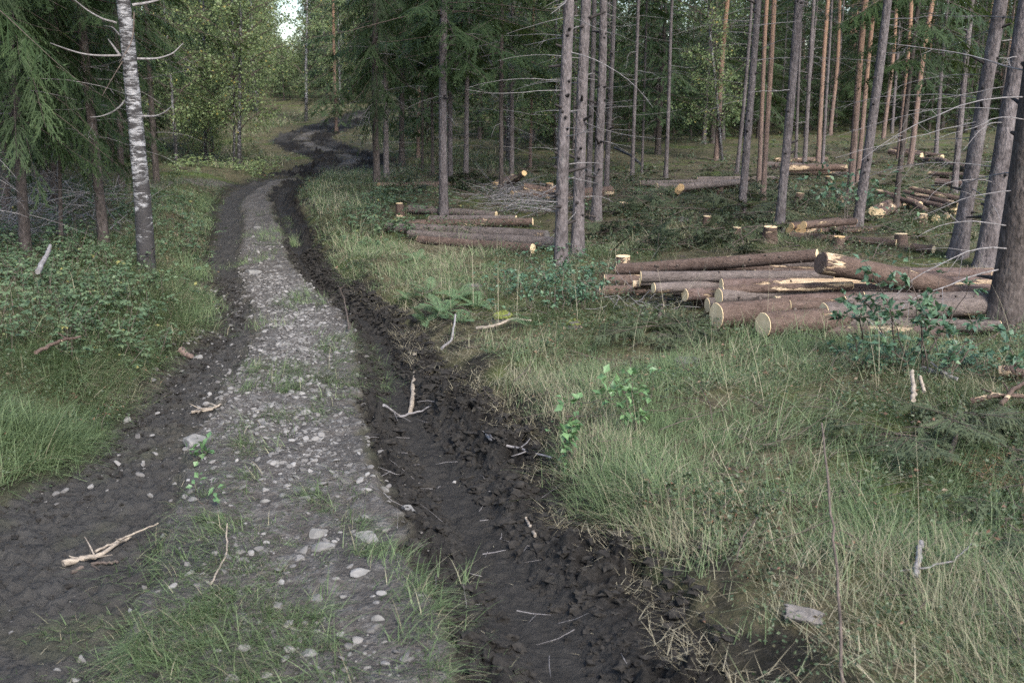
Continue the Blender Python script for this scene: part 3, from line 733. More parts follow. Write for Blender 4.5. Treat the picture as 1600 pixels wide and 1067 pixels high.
def spruce_sprays(mb, o, az, Ln, up, dr, step=0.075, tl=0.1, tw=0.022, wood=0.012, tlstep=0.026, hang=0.3, mi=0, wmi=1, bias=0.0, dry=0.0):
    """needle-bearing branches: arrays of origin, azimuth, length; each with side twigs carrying small shoots"""
    n = len(az); S = 7; s = np.linspace(0, 1, S)
    out = np.stack([np.cos(az), np.sin(az), 0 * az], 1)
    zz = Ln[:, None] * (up[:, None] * s - dr[:, None] * s ** 1.7 + 0.12 * s ** 4)
    P = o[:, None] + out[:, None] * (Ln[:, None] * s)[..., None]; P[..., 2] += zz
    for k in range(S - 1):
        w = wood * (0.4 + Ln * 0.45)
        straight_tubes(mb, P[:, k], P[:, k + 1], w * (1 - 0.8 * s[k]), w * (1 - 0.8 * s[k + 1]), wmi)
    # side twigs
    cnt = np.maximum((Ln / step).astype(int), 3); i = np.repeat(np.arange(n), cnt); N2 = len(i)
    u = rng.uniform(0.12, 1.0, N2)
    f = u * (S - 1); k = np.minimum(f.astype(int), S - 2); w = (f - k)[:, None]
    q = P[i, k] * (1 - w) + P[i, k + 1] * w
    tan = P[i, k + 1] - P[i, k]; tan /= np.linalg.norm(tan, axis=1)[:, None] + 1e-9
    side = np.stack([-out[i, 1], out[i, 0], 0 * u], 1) * rng.choice([-1, 1], N2)[:, None]
    ang = rng.uniform(0.6, 1.05, N2)[:, None]
    d = tan * np.cos(ang) + side * np.sin(ang) + np.array([[0, 0, -1.0]]) * (hang * rng.uniform(0.3, 1.6, N2))[:, None]
    d /= np.linalg.norm(d, axis=1)[:, None]
    l2 = np.minimum(0.55, 0.40 * Ln[i]) * (1.0 - 0.75 * u) * rng.uniform(0.6, 1.2, N2) + 0.06
    base_t = np.clip(rng.normal(0.42, 0.12, n), 0, 1)[i] + bias
    # twig spine as a needle ribbon
    up2 = np.cross(side, d); up2 /= np.linalg.norm(up2, axis=1)[:, None] + 1e-9
    sd_ = np.cross(d, up2)
    e = q + d * l2[:, None] + np.array([[0, 0, -1.0]]) * (l2 * 0.12)[:, None]
    m_ = q + d * (l2 * 0.5)[:, None]
    v = np.stack([q, m_ + sd_ * tw * 0.6, e, m_ - sd_ * tw * 0.6], 1).reshape(-1, 3)
    b0 = (np.arange(N2) * 4)[:, None]
    tt = np.clip(base_t + rng.normal(0, 0.08, N2), 0, 1)
    mb.add(v, b0 + np.array([[0, 1, 2, 3]]), mi, tint=np.repeat(tt, 4), dry=dry)
    # shoots
    c3 = np.maximum((l2 / tlstep).astype(int), 2); j = np.repeat(np.arange(N2), c3); N3 = len(j)
    u3 = rng.uniform(0.08, 1.0, N3)[:, None]
    b = q[j] + (e[j] - q[j]) * u3
    sg = rng.choice([-1, 1], N3)[:, None]
    dd = d[j] * rng.uniform(0.5, 1.0, (N3, 1)) + sd_[j] * sg * rng.uniform(0.4, 0.9, (N3, 1)) + up2[j] * rng.normal(0.0, 0.3, (N3, 1)) - np.array([[0, 0, 0.15]])
    dd /= np.linalg.norm(dd, axis=1)[:, None]
    pr = np.cross(dd, up2[j]); pr /= np.linalg.norm(pr, axis=1)[:, None] + 1e-9
    l3 = (tl * rng.uniform(0.6, 1.3, N3) * (1.15 - 0.5 * u3[:, 0]))[:, None]
    v = np.stack([b - pr * tw * 0.5, b + pr * tw * 0.5, b + dd * l3], 1).reshape(-1, 3)
    t3 = np.clip(base_t[j] + rng.normal(0, 0.1, N3), 0, 1)
    t3v = np.stack([t3, t3, np.clip(t3 + 0.22, 0, 1)], 1).ravel()
    mb.add(v, (np.arange(N3) * 3)[:, None] + np.array([[0, 1, 2]]), mi, tint=t3v, dry=dry)

def spruce_crown(name, H, hb, Lmax, per_m=10, material=None, detail=1.0, droop=(0.25, 0.55), fulldetail_to=None, bare=0.15, hang=0.3, k=1.0, wood=0.007):
    mb = MB()
    n = int((H - hb) * per_m)
    h = hb + (H * 0.985 - hb) * (np.arange(n) + rng.uniform(0, 1, n)) / n
    rel = (H - h) / (H - hb)
    az = np.arange(n) * 2.39996 + rng.normal(0, 0.3, n)
    Ln = Lmax * np.minimum(rel ** 0.75, 1) * rng.uniform(0.55, 1.1, n) + 0.15
    Ln *= 0.45 + 0.55 * smooth(0, 0.12, 1 - rel) if bare else 1
    up = np.where(rel > 0.6, rng.uniform(-0.15, 0.15, n), rng.uniform(0.1, 0.6, n))
    dr = rng.uniform(*droop, n) * (0.4 + 0.6 * rel)
    o = np.stack([0 * h, 0 * h, h], 1)
    if fulldetail_to is None: fulldetail_to = H
    lo = h <= fulldetail_to
    spruce_sprays(mb, o[lo], az[lo], Ln[lo], up[lo], dr[lo], step=0.07 / detail, tl=k * 0.10 / detail ** 0.3, tw=k * 0.022 / detail ** 0.4, tlstep=0.026 / detail, hang=hang, wood=wood)
    hi = ~lo
    if hi.any(): spruce_sprays(mb, o[hi], az[hi], Ln[hi], up[hi], dr[hi], step=0.16, tl=0.2, tw=0.07, tlstep=0.09)
    return mb.mesh(name, [material or M_NEEDLE, M_BROWNTWIG])

def leafy_crown(name, H, hb, spread, nl, material, lsize=0.06, limbs=22, wood=M_BROWNTWIG, droop=0.4):
    mb = MB()
    h = np.sort(rng.uniform(hb, H * 0.95, limbs)); pos = []; dr = []
    for k, hh in enumerate(h):
        rel = (H - hh) / (H - hb); Ln = spread * (0.35 + 0.65 * min(1, rel * 1.6)) * rng.uniform(0.6, 1.1); a = k * 2.4 + rng.uniform(-0.4, 0.4)
        s = np.linspace(0, 1, 8); e = 0.9 - droop * 2.2 * s + rng.normal(0, 0.12, 8); aa = a + np.cumsum(rng.normal(0, 0.15, 8))
        st = np.stack([np.cos(e) * np.cos(aa), np.cos(e) * np.sin(aa), np.sin(e)], 1) * Ln / 7
        p = np.array([0, 0, hh]) + np.vstack([np.zeros(3), np.cumsum(st[:-1], 0)])
        tube(mb, p, 0.014 * (1 - 0.85 * s) * (0.5 + Ln * 0.5), 4, cap=False, mi=1)
        m = int(9 + Ln * 9)
        u = rng.uniform(0.2, 1, m); q = np.stack([np.interp(u, s, p[:, c]) for c in range(3)], 1)
        d = rand_dirs(m, -0.9, 0.5); tl = rng.uniform(0.2, 0.6, m) * (0.4 + 0.35 * Ln)
        straight_tubes(mb, q, q + d * tl[:, None], np.full(m, 0.005), np.full(m, 0.002), 1)
        kk = max(2, nl // (limbs * m))
        v = rng.uniform(0.15, 1.1, (m, kk, 1))
        pp = q[:, None] + d[:, None] * tl[:, None, None] * v + rng.normal(0, 0.07, (m, kk, 3)) - np.array([0, 0, 0.12]) * v ** 2
        pos.append(pp.reshape(-1, 3))
    pos = np.concatenate(pos); n = len(pos)
    leaves(mb, pos, rand_dirs(n, -0.95, 0.3), rand_dirs(n, -0.2, 1), rng.uniform(0.7, 1.3, n) * lsize, rng.uniform(0.7, 1.3, n) * lsize * 0.75, np.clip(0.45 + 0.2 * rng.normal(0, 1, n), 0, 1) * (rng.uniform(0, 1, n) < 0.97) + 1.0 * (rng.uniform(0, 1, n) < 0.02))
    return mb.mesh(name, [material, wood])

CROWN = {
    'low': [spruce_crown('spruce_crown', 8, 1.2, 2.0, 20, detail=1.6, droop=(0.4, 0.8), fulldetail_to=4.2, hang=0.55, k=0.62) for _ in range(3)],
    'mid': [spruce_crown('spruce_crown', 9, 1.9, 1.8, 14, detail=1.2, fulldetail_to=6, hang=0.45, k=0.75) for _ in range(3)],
    'high': [spruce_crown('spruce_crown', 10.5, 4.2, 1.5, 9, fulldetail_to=7, k=0.8) for _ in range(2)],
    'far': [spruce_crown('spruce_crown', 8.5, b, 1.9, 16, M_NEEDLE2 if b != 1.4 else M_NEEDLE, detail=0.55, fulldetail_to=8, hang=0.4) for b in (0.5, 1.0, 1.4, 2.6)],
    'young': [spruce_crown('young_spruce_crown', 6.0, 0.25, 1.3, 20, M_NEEDLE2, detail=0.7) for _ in range(2)],
    'birch': [leafy_crown('birch_crown', 8.0, 0.8, 1.7, 9500, M_LEAF, limbs=38) for _ in range(3)],
    'pine': [leafy_crown('pine_crown', 12, 8, 1.7, 6000, M_NEEDLE2, 0.13, 20, droop=0.15)],
    'bush': [leafy_crown('bush_crown', 3.2, 0.2, 0.9, 3500, M_LEAF, 0.055, 22) for _ in range(2)],
}
SHARED = {
    'spruce': [trunk_mesh('spruce_trunk', 0.1, 9.0, M_SPRUCE, 9, 24, dead=16, dead_z=(0.6, 6)) for _ in range(3)],
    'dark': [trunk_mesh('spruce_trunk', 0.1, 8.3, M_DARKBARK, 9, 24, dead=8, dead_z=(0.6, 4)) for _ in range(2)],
    'pine': [trunk_mesh('pine_trunk', 0.1, 11.8, M_PINE, 9, 24, dead=5, dead_z=(3, 9), taper=0.6, bend=0.06) for _ in range(2)],
    'birch': [trunk_mesh('birch_trunk', 0.1, 7.9, M_BIRCH, 8, 24, dead=3, dead_z=(1, 4), bend=0.09) for _ in range(2)],
    'young': [trunk_mesh('young_spruce_trunk', 0.1, 5.9, M_DARKBARK, 7, 12, taper=0.93)],
    'bush': [trunk_mesh('bush_stem', 0.1, 3.0, M_BROWNTWIG, 6, 12, flare=0.1, taper=0.9)],
}
CAT = {'spruce': 'spruce tree', 'dark': 'spruce tree', 'pine': 'pine tree', 'birch': 'birch tree', 'young': 'young spruce', 'bush': 'bush'}
NAME = {'spruce': 'spruce_tree', 'dark': 'spruce_tree', 'pine': 'pine_tree', 'birch': 'birch_tree', 'young': 'young_spruce', 'bush': 'bush'}
_cyc = {}
def cyc(key, lst):
    _cyc[key] = _cyc.get(key, -1) + 1
    return lst[_cyc[key] % len(lst)]

def lean_quat(base, top):
    d = Vector(top - base).normalized()
    return Vector((0, 0, 1)).rotation_difference(d)

def place_tree(kind, base, r, crown, label, group=None, quat=None, scale=1.0, spin=None, cw=1.0):
    """a tree sharing trunk and crown meshes: Empty > trunk, crown"""
    t = empty(NAME[kind], base, quat)
    tag(t, label, CAT[kind], group)
    a = rng.uniform(0, 6.28) if spin is None else spin
    obj('trunk' if kind != 'bush' else 'stem', cyc(kind, SHARED[kind]), t, rot=(0, 0, a), scale=(r * 10, r * 10, scale))
    obj('crown', cyc(crown, CROWN[crown]), t, rot=(0, 0, rng.uniform(0, 6.28)), scale=(scale * cw, scale * cw, scale))
    return t

def traced_tree(kind, bx, by, w, top, crown, label, material=None, H=10.0, stubs=0, dead=0, dz=(0.5, 4), cw=1.0, cs=1.0, parts=0, dl=(0.5, 1.2), flare=0.35, group=None, own=False, ty=0):
    """a tree traced in the photo: foot pixel, width of the trunk there, where it leaves the frame"""
    b = gp(bx, by); b[2] = hs(b[0], b[1]) - 0.02
    r = 0.5 * w * np.linalg.norm(b - np.array([0, 0, CAMH])) / FPX
    q = lean_quat(b, pt(top, ty, b[1])) if top is not None else None
    if not own:
        return place_tree(kind, b, r, crown, label, group, q, cs, cw=cw) if crown else None
    t = empty(NAME[kind], b, q); tag(t, label, CAT[kind], group)
    obj('trunk', trunk_mesh('spruce_trunk', r, H, material, 18, 64, flare, stubs, dead, dz, dead_len=dl), t)
    if crown: obj('crown', cyc(crown, CROWN[crown]), t, rot=(0, 0, rng.uniform(0, 6.28)), scale=(cs * cw, cs * cw, cs))
    for k in range(parts):
        z = dz[0] + (dz[1] - dz[0]) * (k + rng.uniform(0, 0.8)) / parts
        m = MB(); dead_branch_into(m, np.zeros(3), 0.0, rng.uniform(*dl), rng.uniform(0.0035, 0.006), seg=5)
        az = rng.uniform(0, 6.28)
        rr_ = r * (1 - 0.85 * z / H) * 0.9
        obj('dead_branch', m.mesh('dead_branch', M_TWIG), t, (math.cos(az) * rr_, math.sin(az) * rr_, z), (0, 0, az))
    return t

# the birch beside the left rut, with its traced dead branches
def build_birch():
    b = gp(229, 424); b[2] = hs(b[0], b[1])
    Y = b[1]
    r = 0.5 * 28 * np.linalg.norm(b - np.array([0, 0, CAMH])) / FPX
    t = empty('birch_tree', b); tag(t, 'white and black barked birch trunk with bare crooked branches beside the left rut', 'birch tree')
    cl = [(229, 424), (226, 370), (221, 300), (213, 220), (206, 150), (199, 80), (190, 0), (176, -110), (160, -250), (150, -420), (150, -700), (165, -1200)]
    P = np.array([pt(x, y, Y + 0.0) for x, y in cl]) - b; P[:, 1] = np.interp(P[:, 2], [0, 3, 9], [0, 0.05, 0.6]); P[0, 2] = -0.12
    tt = np.linspace(0, len(P) - 1, 60); P = np.stack([np.interp(tt, np.arange(len(P)), P[:, c]) for c in range(3)], 1)
    z = P[:, 2]; rad = np.interp(z, [-0.2, 0.1, 1.0, 2.8, 6, P[-1, 2]], [r * 1.05, r * 0.92, r * 0.78, r * 0.62, r * 0.45, 0.01])
    m = MB(); th = np.arange(18) * 2 * math.pi / 18
    tube(m, P, rad, 18, wob=1 + 0.06 * vnoise(th[None] * 2, z[:, None] * 3, 5) + 0.05 * vnoise(th[None] * 3, z[:, None] * 12, 9))
    obj('trunk', m.mesh('birch_trunk', M_BIRCH), t)
    BR = [([(180, 36), (160, 30), (140, 17), (118, -4)], 5, -0.1), ([(184, 54), (160, 40), (132, 36)], 4, 0.25), ([(186, 88), (170, 72), (156, 60)], 6, 0.1),
          ([(187, 87), (160, 88), (138, 86), (114, 77), (100, 70)], 5, -0.2), ([(212, 92), (240, 92), (262, 84), (276, 66)], 5, 0.1),
          ([(196, 155), (184, 168), (172, 176), (152, 183), (134, 184)], 5, 0.05), ([(220, 182), (245, 182), (262, 176), (278, 164)], 5, -0.1),
          ([(204, 8), (222, 4), (240, -2), (262, -12)], 7, 0.1), ([(192, 92), (188, 120), (184, 150)], 2.5, -0.25), ([(207, 20), (212, 60), (210, 80), (204, 100)], 3.5, -0.2)]
    for k, (pp, w, dy) in enumerate(BR):
        q = np.array([pt(x, y, Y) - b for x, y in pp]); q[:, 1] += np.interp(q[0, 2], P[:, 2], P[:, 1]) + np.linspace(0, dy, len(q)) * 1.5
        tt = np.linspace(0, len(q) - 1, 12); q = np.stack([np.interp(tt, np.arange(len(q)), q[:, c]) for c in range(3)], 1)
        q[1:-1] = 0.25 * q[:-2] + 0.5 * q[1:-1] + 0.25 * q[2:]
        m = MB(); tube(m, q, 0.32 * w * Y / FPX * np.linspace(1.15, 0.4, 12), 7)
        obj('dead_branch', m.mesh('birch_branch', M_TWIG if k not in (8, 9) else M_BROWNTWIG), t)
    obj('crown', CROWN['birch'][0], t, (P[36, 0], P[36, 1], 2.5), scale=(1, 1, 0.9))
build_birch()

# traced trees: the stand on the right of the road
T = traced_tree
T('spruce', 877, 418, 20, 888, 'high', 'nearest grey spruce trunk of the clump, dotted with dark knots beside the leafy bush', M_SPRUCE, own=True, flare=0.5, stubs=70, parts=26, dz=(0.5, 4.0), dl=(0.3, 1.0))
T('spruce', 902, 402, 19, 914, 'high', 'thick knotty grey spruce trunk with mossy root close behind the front trunk of the clump', M_SPRUCE, own=True, stubs=60, parts=26, dz=(0.5, 4.0), dl=(0.3, 1.0), flare=0.6)
T('spruce', 931, 345, 15, 943, 'high', 'brownish grey spruce trunk standing third in the knotty clump', M_SPRUCE, own=True, stubs=40, parts=10, dz=(1, 4.6))
T('spruce', 947, 300, 8, 961, 'high', 'slim pale grey spruce trunk at the far end of the knotty clump', M_SPRUCE, own=True, stubs=16, dead=24, dz=(1, 5))
T('spruce', 919, 303, 9, 925, 'high', 'dim spruce trunk seen between the trunks of the knotty clump', M_SPRUCE, own=True, dead=17, dz=(1, 5))
T('spruce', 694, 337, 14, 696, 'mid', 'straight grey spruce trunk rising right behind the middle log row', M_SPRUCE, own=True, stubs=30, parts=8, dz=(1.2, 4), dl=(0.4, 0.9))
T('spruce', 703, 282, 8, 704, 'mid', 'spruce trunk half hidden by the straight grey trunk behind the middle log row', M_SPRUCE, own=True, dead=10)
T('spruce', 728, 283, 8, 732, 'mid', 'thin grey spruce between the straight trunk at the log row and the dark one', M_SPRUCE, own=True, dead=20, dz=(1, 4))
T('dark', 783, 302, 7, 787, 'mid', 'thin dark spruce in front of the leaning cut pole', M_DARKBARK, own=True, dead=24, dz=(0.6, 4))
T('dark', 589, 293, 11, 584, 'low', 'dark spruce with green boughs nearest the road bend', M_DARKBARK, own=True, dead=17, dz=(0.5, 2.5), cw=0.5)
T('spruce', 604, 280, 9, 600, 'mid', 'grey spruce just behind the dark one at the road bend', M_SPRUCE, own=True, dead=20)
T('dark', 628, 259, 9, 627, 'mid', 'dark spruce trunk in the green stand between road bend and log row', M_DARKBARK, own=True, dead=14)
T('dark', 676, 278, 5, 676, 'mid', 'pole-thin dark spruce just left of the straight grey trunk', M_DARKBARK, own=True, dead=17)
T('spruce', 799, 276, 8, 804, 'mid', 'grey spruce beside the white birch in the middle stand', M_SPRUCE, own=True, dead=14)
T('pine', 653, 246, 6, 650, 'far', 'pale barked thin pine in the green stand behind the road bend')
T('birch', 793, 252, 6, 796, 'birch', 'thin white birch trunk among the dark spruces of the middle stand')
T('pine', 828, 262, 5, 832, 'pine', 'thin orange topped pine left of the knotty clump')
T('birch', 870, 262, 4, 870, 'birch', 'white birch stem peeping out behind the knotty clump')
T('dark', 660, 268, 4, 660, 'far', 'bent young grey stem in the green stand by the road bend')
T('spruce', 988, 283, 6, 999, 'high', 'thin grey spruce standing first right of the knotty clump', M_SPRUCE, own=True, dead=17)
T('spruce', 1003, 273, 4, 1010, 'far', 'very thin pole spruce right of the knotty clump')
T('spruce', 1040, 278, 6, 1053, 'high', 'slender spruce at the dark edge of the wood left of the orange pine', M_SPRUCE, own=True, dead=24, dz=(1, 5))
T('pine', 1119, 251, 8, 1134, 'pine', 'lone bright orange pine at the dark edge of the wood')
T('birch', 1129, 251, 4, 1106, 'birch', 'thin white birch leaning behind the lone orange pine')
T('spruce', 1151, 272, 6, 1173, 'high', 'thin spruce behind the near trunk left of the pine pair', M_SPRUCE, own=True, dead=31, dz=(1, 6))
T('spruce', 1159, 334, 12, 1184, 'high', 'grey brown spruce trunk standing left of the pine pair', M_SPRUCE, own=True, stubs=20, dead=15, dz=(1.5, 5))
T('pine', 1185, 292, 7, 1198, 'pine', 'orange topped pine, the left one of the close pair')
T('pine', 1192, 315, 8, 1209, 'pine', 'orange topped pine, the right one of the close pair')
T('spruce', 1217, 364, 14, 1250, 'high', 'leaning grey spruce trunk beside the round log ends', M_SPRUCE, own=True, stubs=25, dead=14, dz=(1.2, 4))
T('pine', 1327, 314, 10, 1354, 'pine', 'pine with grey foot behind the leaning brown spruce of the clearing')
T('spruce', 1339, 357, 15, 1387, 'high', 'brown spruce trunk leaning over the middle of the clearing', M_SPRUCE, own=True, stubs=25, dead=8, dz=(2, 4))
T('pine', 1338, 295, 7, 1368, 'pine', 'slim orange pine just right of the grey footed pine')
T('dark', 1398, 336, 8, 1440, 'mid', 'dark crooked thin trunk standing by the heap of skewed logs', M_DARKBARK, own=True, dead=17, dz=(1, 4))
T('pine', 1422, 258, 8, 1458, 'pine', 'orange pine behind the dark crooked trunk')
T('pine', 1404, 252, 7, 1426, 'pine', 'orange pine left of the one behind the dark crooked trunk')
T('spruce', 1462, 247, 6, 1482, 'far', 'thin spruce beside the far right log heaps')
T('spruce', 1490, 302, 9, 1520, 'high', 'grey spruce between the skewed logs and the big trunks on the right', M_SPRUCE, own=True, dead=20)
T('spruce', 1496, 402, 22, 1568, 'high', 'thick leaning grey spruce with many dead twigs behind the long log pile', M_SPRUCE, own=True, stubs=30, parts=26, dz=(0.5, 4.5), dl=(0.7, 1.7), flare=0.45)
T('spruce', 1536, 421, 27, 1606, 'high', 'thick reddish grey spruce behind the biggest trunk at the log pile', M_SPRUCE, own=True, stubs=30, parts=20, dz=(0.6, 4), dl=(0.7, 1.6), flare=0.4)
T('dark', 1566, 512, 44, 1640, 'high', 'biggest dark spruce trunk with flared root at the end of the log pile', M_DARKBARK, own=True, stubs=40, parts=22, dz=(0.3, 3.2), dl=(0.6, 1.3), flare=0.35)
T('spruce', 1285, 262, 5, 1300, 'high', 'thin trunk behind the far log stack left of the leaning spruce')
T('spruce', 1256, 273, 7, 1272, 'high', 'spruce trunk in front of the far log stack')
T('pine', 1278, 259, 7, 1296, 'pine', 'brown pine trunk at the back of the far log stack')
T('pine', 1297, 212, 6, 1315, 'pine', 'far orange pine above the far log stack')
T('pine', 1380, 216, 6, 1402, 'pine', 'far orange pine beside the hillside logs')
T('spruce', 1243, 256, 5, 1254, 'high', 'thin spruce left of the trunk in front of the far log stack')

# the dark spruces on the left
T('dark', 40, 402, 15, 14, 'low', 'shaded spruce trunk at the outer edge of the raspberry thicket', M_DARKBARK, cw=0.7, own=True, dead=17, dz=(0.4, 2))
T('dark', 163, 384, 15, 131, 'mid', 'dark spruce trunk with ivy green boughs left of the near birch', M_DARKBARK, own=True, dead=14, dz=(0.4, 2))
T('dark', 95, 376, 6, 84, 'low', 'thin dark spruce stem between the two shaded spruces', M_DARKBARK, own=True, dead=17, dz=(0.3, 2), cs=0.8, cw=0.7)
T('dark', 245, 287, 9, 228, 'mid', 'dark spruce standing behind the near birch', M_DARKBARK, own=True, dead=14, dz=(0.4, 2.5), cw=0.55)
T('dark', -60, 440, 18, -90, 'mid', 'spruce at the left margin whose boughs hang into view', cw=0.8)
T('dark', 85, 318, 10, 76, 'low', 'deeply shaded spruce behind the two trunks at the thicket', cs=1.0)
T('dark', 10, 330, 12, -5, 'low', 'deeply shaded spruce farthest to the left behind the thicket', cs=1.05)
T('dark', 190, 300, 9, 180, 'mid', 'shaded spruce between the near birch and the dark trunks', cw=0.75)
T('birch', 373, 263, 6, 374, 'birch', 'tall thin white birch in the light green stand left of the road bend', cs=1.0)
T('birch', 366, 262, 4, 362, 'birch', 'second thin birch stem touching the tall white birch')
T('birch', 322, 256, 5, 320, 'birch', 'grey birch in the light green stand nearer the dark spruces')
T('birch', 478, 190, 5, 478, 'birch', 'far white birch beside the winding top of the track', cs=1.1)
T('pine', 526, 209, 5, 522, 'far', 'thin reddish pole of a pine right of the winding track')

# ------------------------------------------------------------------ the wood behind
def px_of(x, y): return 800 + FPX * x / (y * CP)
MIND = [(-300, 13), (0, 14), (130, 16), (235, 22), (262, 23), (300, 25), (420, 25), (436, 34), (545, 36), (560, 27), (640, 27), (960, 29), (1100, 30), (1150, 36), (1300, 38), (1420, 41), (1900, 41)]
def wood():
    made = []
    def free(x, y, dmin):
        return all((x - a) ** 2 + (y - b) ** 2 > dmin ** 2 for a, b in made)
    def ok(x, y, crown_r, tall):
        px = px_of(x, y)
        if y < np.interp(px, [m[0] for m in MIND], [m[1] for m in MIND]): return False
        if far_dist(np.array([x]), np.array([y]))[0] < 2.6 + 0.5 * crown_r: return False
        w = crown_r * FPX / y
        if tall and px + w > 446 and px - w < 466: return False
        return free(x, y, 1.5 if tall else 1.1)
    def go(n, pxr, yr, kinds, label, group):
        c = tries = 0
        while c < n and tries < n * 40:
            tries += 1
            px = rng.uniform(*pxr); y = math.sqrt(rng.uniform(yr[0] ** 2, yr[1] ** 2)); x = (px - 800) / FPX * y * CP
            kind, crown, r, sc = kinds[int(rng.integers(len(kinds)))]
            cr = {'young': 1.1, 'bush': 0.8, 'birch': 1.5, 'pine': 0.5}.get(crown, 1.7) * sc[1] * 0.75
            if not ok(x, y, cr, crown not in ('young', 'bush')): continue
            made.append((x, y)); c += 1
            ln = rng.normal(0, 0.02, 2)
            q = Vector((0, 0, 1)).rotation_difference(Vector((ln[0], ln[1], 1)).normalized())
            place_tree(kind, (x, y, hs(x, y) - 0.04), r * rng.uniform(0.75, 1.25), crown, label, group, q, rng.uniform(*sc) * (max(1.0, (3.0 + 0.1 * y) / 8.5) if crown == 'far' else 1.0))
    go(30, (-120, 235), (14, 45), [('dark', 'low', 0.09, (0.8, 1.05)), ('dark', 'far', 0.08, (0.9, 1.2))], 'shaded spruce in the dense dark wood on the left', 'spruces of the dense left wood')
    go(12, (-40, 240), (14, 34), [('young', 'young', 0.04, (0.45, 0.9))], 'young shaded spruce growing under the dark left wood', 'young spruces under the left wood')
    go(22, (262, 436), (24, 60), [('birch', 'birch', 0.055, (0.85, 1.2))], 'light green birch in the leafy stand left of the road bend', 'birches left of the road bend')
    go(14, (285, 436), (24, 36), [('bush', 'bush', 0.02, (0.7, 1.5))], 'leafy light green bush at the foot of the birches', 'bushes under the birches')
    go(6, (405, 440), (26, 40), [('young', 'young', 0.05, (0.55, 0.95))], 'dark young spruce where the road winds away', 'young spruces by the winding road')
    go(5, (270, 425), (55, 85), [('spruce', 'far', 0.09, (1.0, 1.3))], 'tall spruce rising behind the birch stand', 'spruces behind the birch stand')
    go(14, (395, 442), (42, 100), [('birch', 'birch', 0.055, (1.0, 1.5))], 'far light green birch along the winding top of the track', 'far birches along the track')
    go(28, (430, 480), (58, 110), [('bush', 'bush', 0.02, (0.9, 1.3)), ('young', 'young', 0.05, (0.5, 0.8))], 'low bushy tree closing the far end of the track', 'low trees at the far end of the track')
    go(40, (470, 620), (36, 110), [('birch', 'birch', 0.06, (0.9, 1.3)), ('spruce', 'far', 0.09, (1.0, 1.3)), ('spruce', 'far', 0.09, (0.9, 1.2))], 'tree in the hazy green wood right of the winding track', 'trees right of the winding track')
    go(40, (545, 960), (28, 70), [('spruce', 'far', 0.085, (0.85, 1.2)), ('spruce', 'mid', 0.09, (0.85, 1.05)), ('dark', 'far', 0.075, (0.8, 1.1))], 'spruce in the green wood behind the middle log row', 'spruces behind the middle log row')
    go(56, (545, 1130), (28, 58), [('young', 'young', 0.045, (0.6, 1.15))], 'young green spruce in the undergrowth of the middle wood', 'young spruces of the middle wood')
    go(40, (950, 1200), (30, 70), [('dark', 'far', 0.08, (0.85, 1.15)), ('spruce', 'far', 0.075, (0.8, 1.1)), ('dark', 'low', 0.08, (0.75, 0.95))], 'spruce in the dark wood edge behind the orange pine', 'spruces of the dark wood edge')
    go(45, (1000, 1750), (34, 60), [('spruce', 'high', 0.06, (0.9, 1.1)), ('dark', 'high', 0.055, (0.9, 1.1))], 'thin bare spruce trunk in the wood edge around the clearing', 'thin trunks around the clearing')
    go(80, (1150, 1800), (38, 75), [('dark', 'far', 0.08, (0.9, 1.2)), ('spruce', 'far', 0.09, (0.9, 1.2)), ('dark', 'far', 0.09, (0.9, 1.2)), ('spruce', 'high', 0.1, (0.85, 1.05)), ('dark', 'low', 0.09, (0.8, 1.0))], 'spruce in the wood beyond the clearing', 'spruces beyond the clearing')
    go(14, (1240, 1620), (46, 72), [('pine', 'pine', 0.085, (0.9, 1.1))], 'orange stemmed pine at the back of the clearing', 'pines at the back of the clearing')
    go(120, (1120, 1750), (39, 68), [('young', 'young', 0.05, (0.5, 1.0))], 'young spruce at the back of the clearing', 'young spruces at the back of the clearing')
    # the far wood, one mass
    mb = MB(); k = 0
    while k < 640:
        px = rng.uniform(-500, 2200); y = math.sqrt(rng.uniform(72 ** 2, 150 ** 2)); x = (px - 800) / FPX * y
        w = 2.0 * FPX / y
        if far_dist(np.array([x]), np.array([y]))[0] < 3.5 or (px + w > 446 and px - w < 466): continue
        k += 1
        H = rng.uniform(0.85, 1.15) * (4 + 0.105 * y); n = 360; h = rng.uniform(0.3, H, n); a = rng.uniform(0, 6.28, n)
        Ln = 2.1 * (1 - h / H) ** 0.8 + 0.25; z0 = hs(x, y)
        d = np.stack([np.cos(a), np.sin(a), rng.uniform(-0.5, 0.1, n)], 1); s = np.stack([-np.sin(a), np.cos(a), 0 * a], 1)
        f = rng.uniform(0.1, 0.7, n)[:, None]
        o = np.stack([x + 0 * h, y + 0 * h, z0 + h], 1) + d * Ln[:, None] * f
        e = o + d * (Ln[:, None] * 0.45) + np.array([[0, 0, -0.15]])
        v = np.stack([o - s * 0.18, o + s * 0.18, e], 1).reshape(-1, 3)
        mb.add(v, (np.arange(n) * 3)[:, None] + np.array([[0, 1, 2]]), 0, tint=np.repeat(np.clip(rng.normal(0.45, 0.2, n) + rng.normal(0, 0.1), 0, 1), 3))
        tube(mb, np.array([[x, y, z0 - 0.2], [x, y, z0 + H * 0.9]]), np.array([0.12, 0.03]), 5, cap=False, mi=1)
    tag(obj('far_wood', mb.mesh('far_wood', [M_NEEDLE2, M_DARKBARK])), 'far wood of spruces closing the view', 'wood', kind='stuff')
wood()

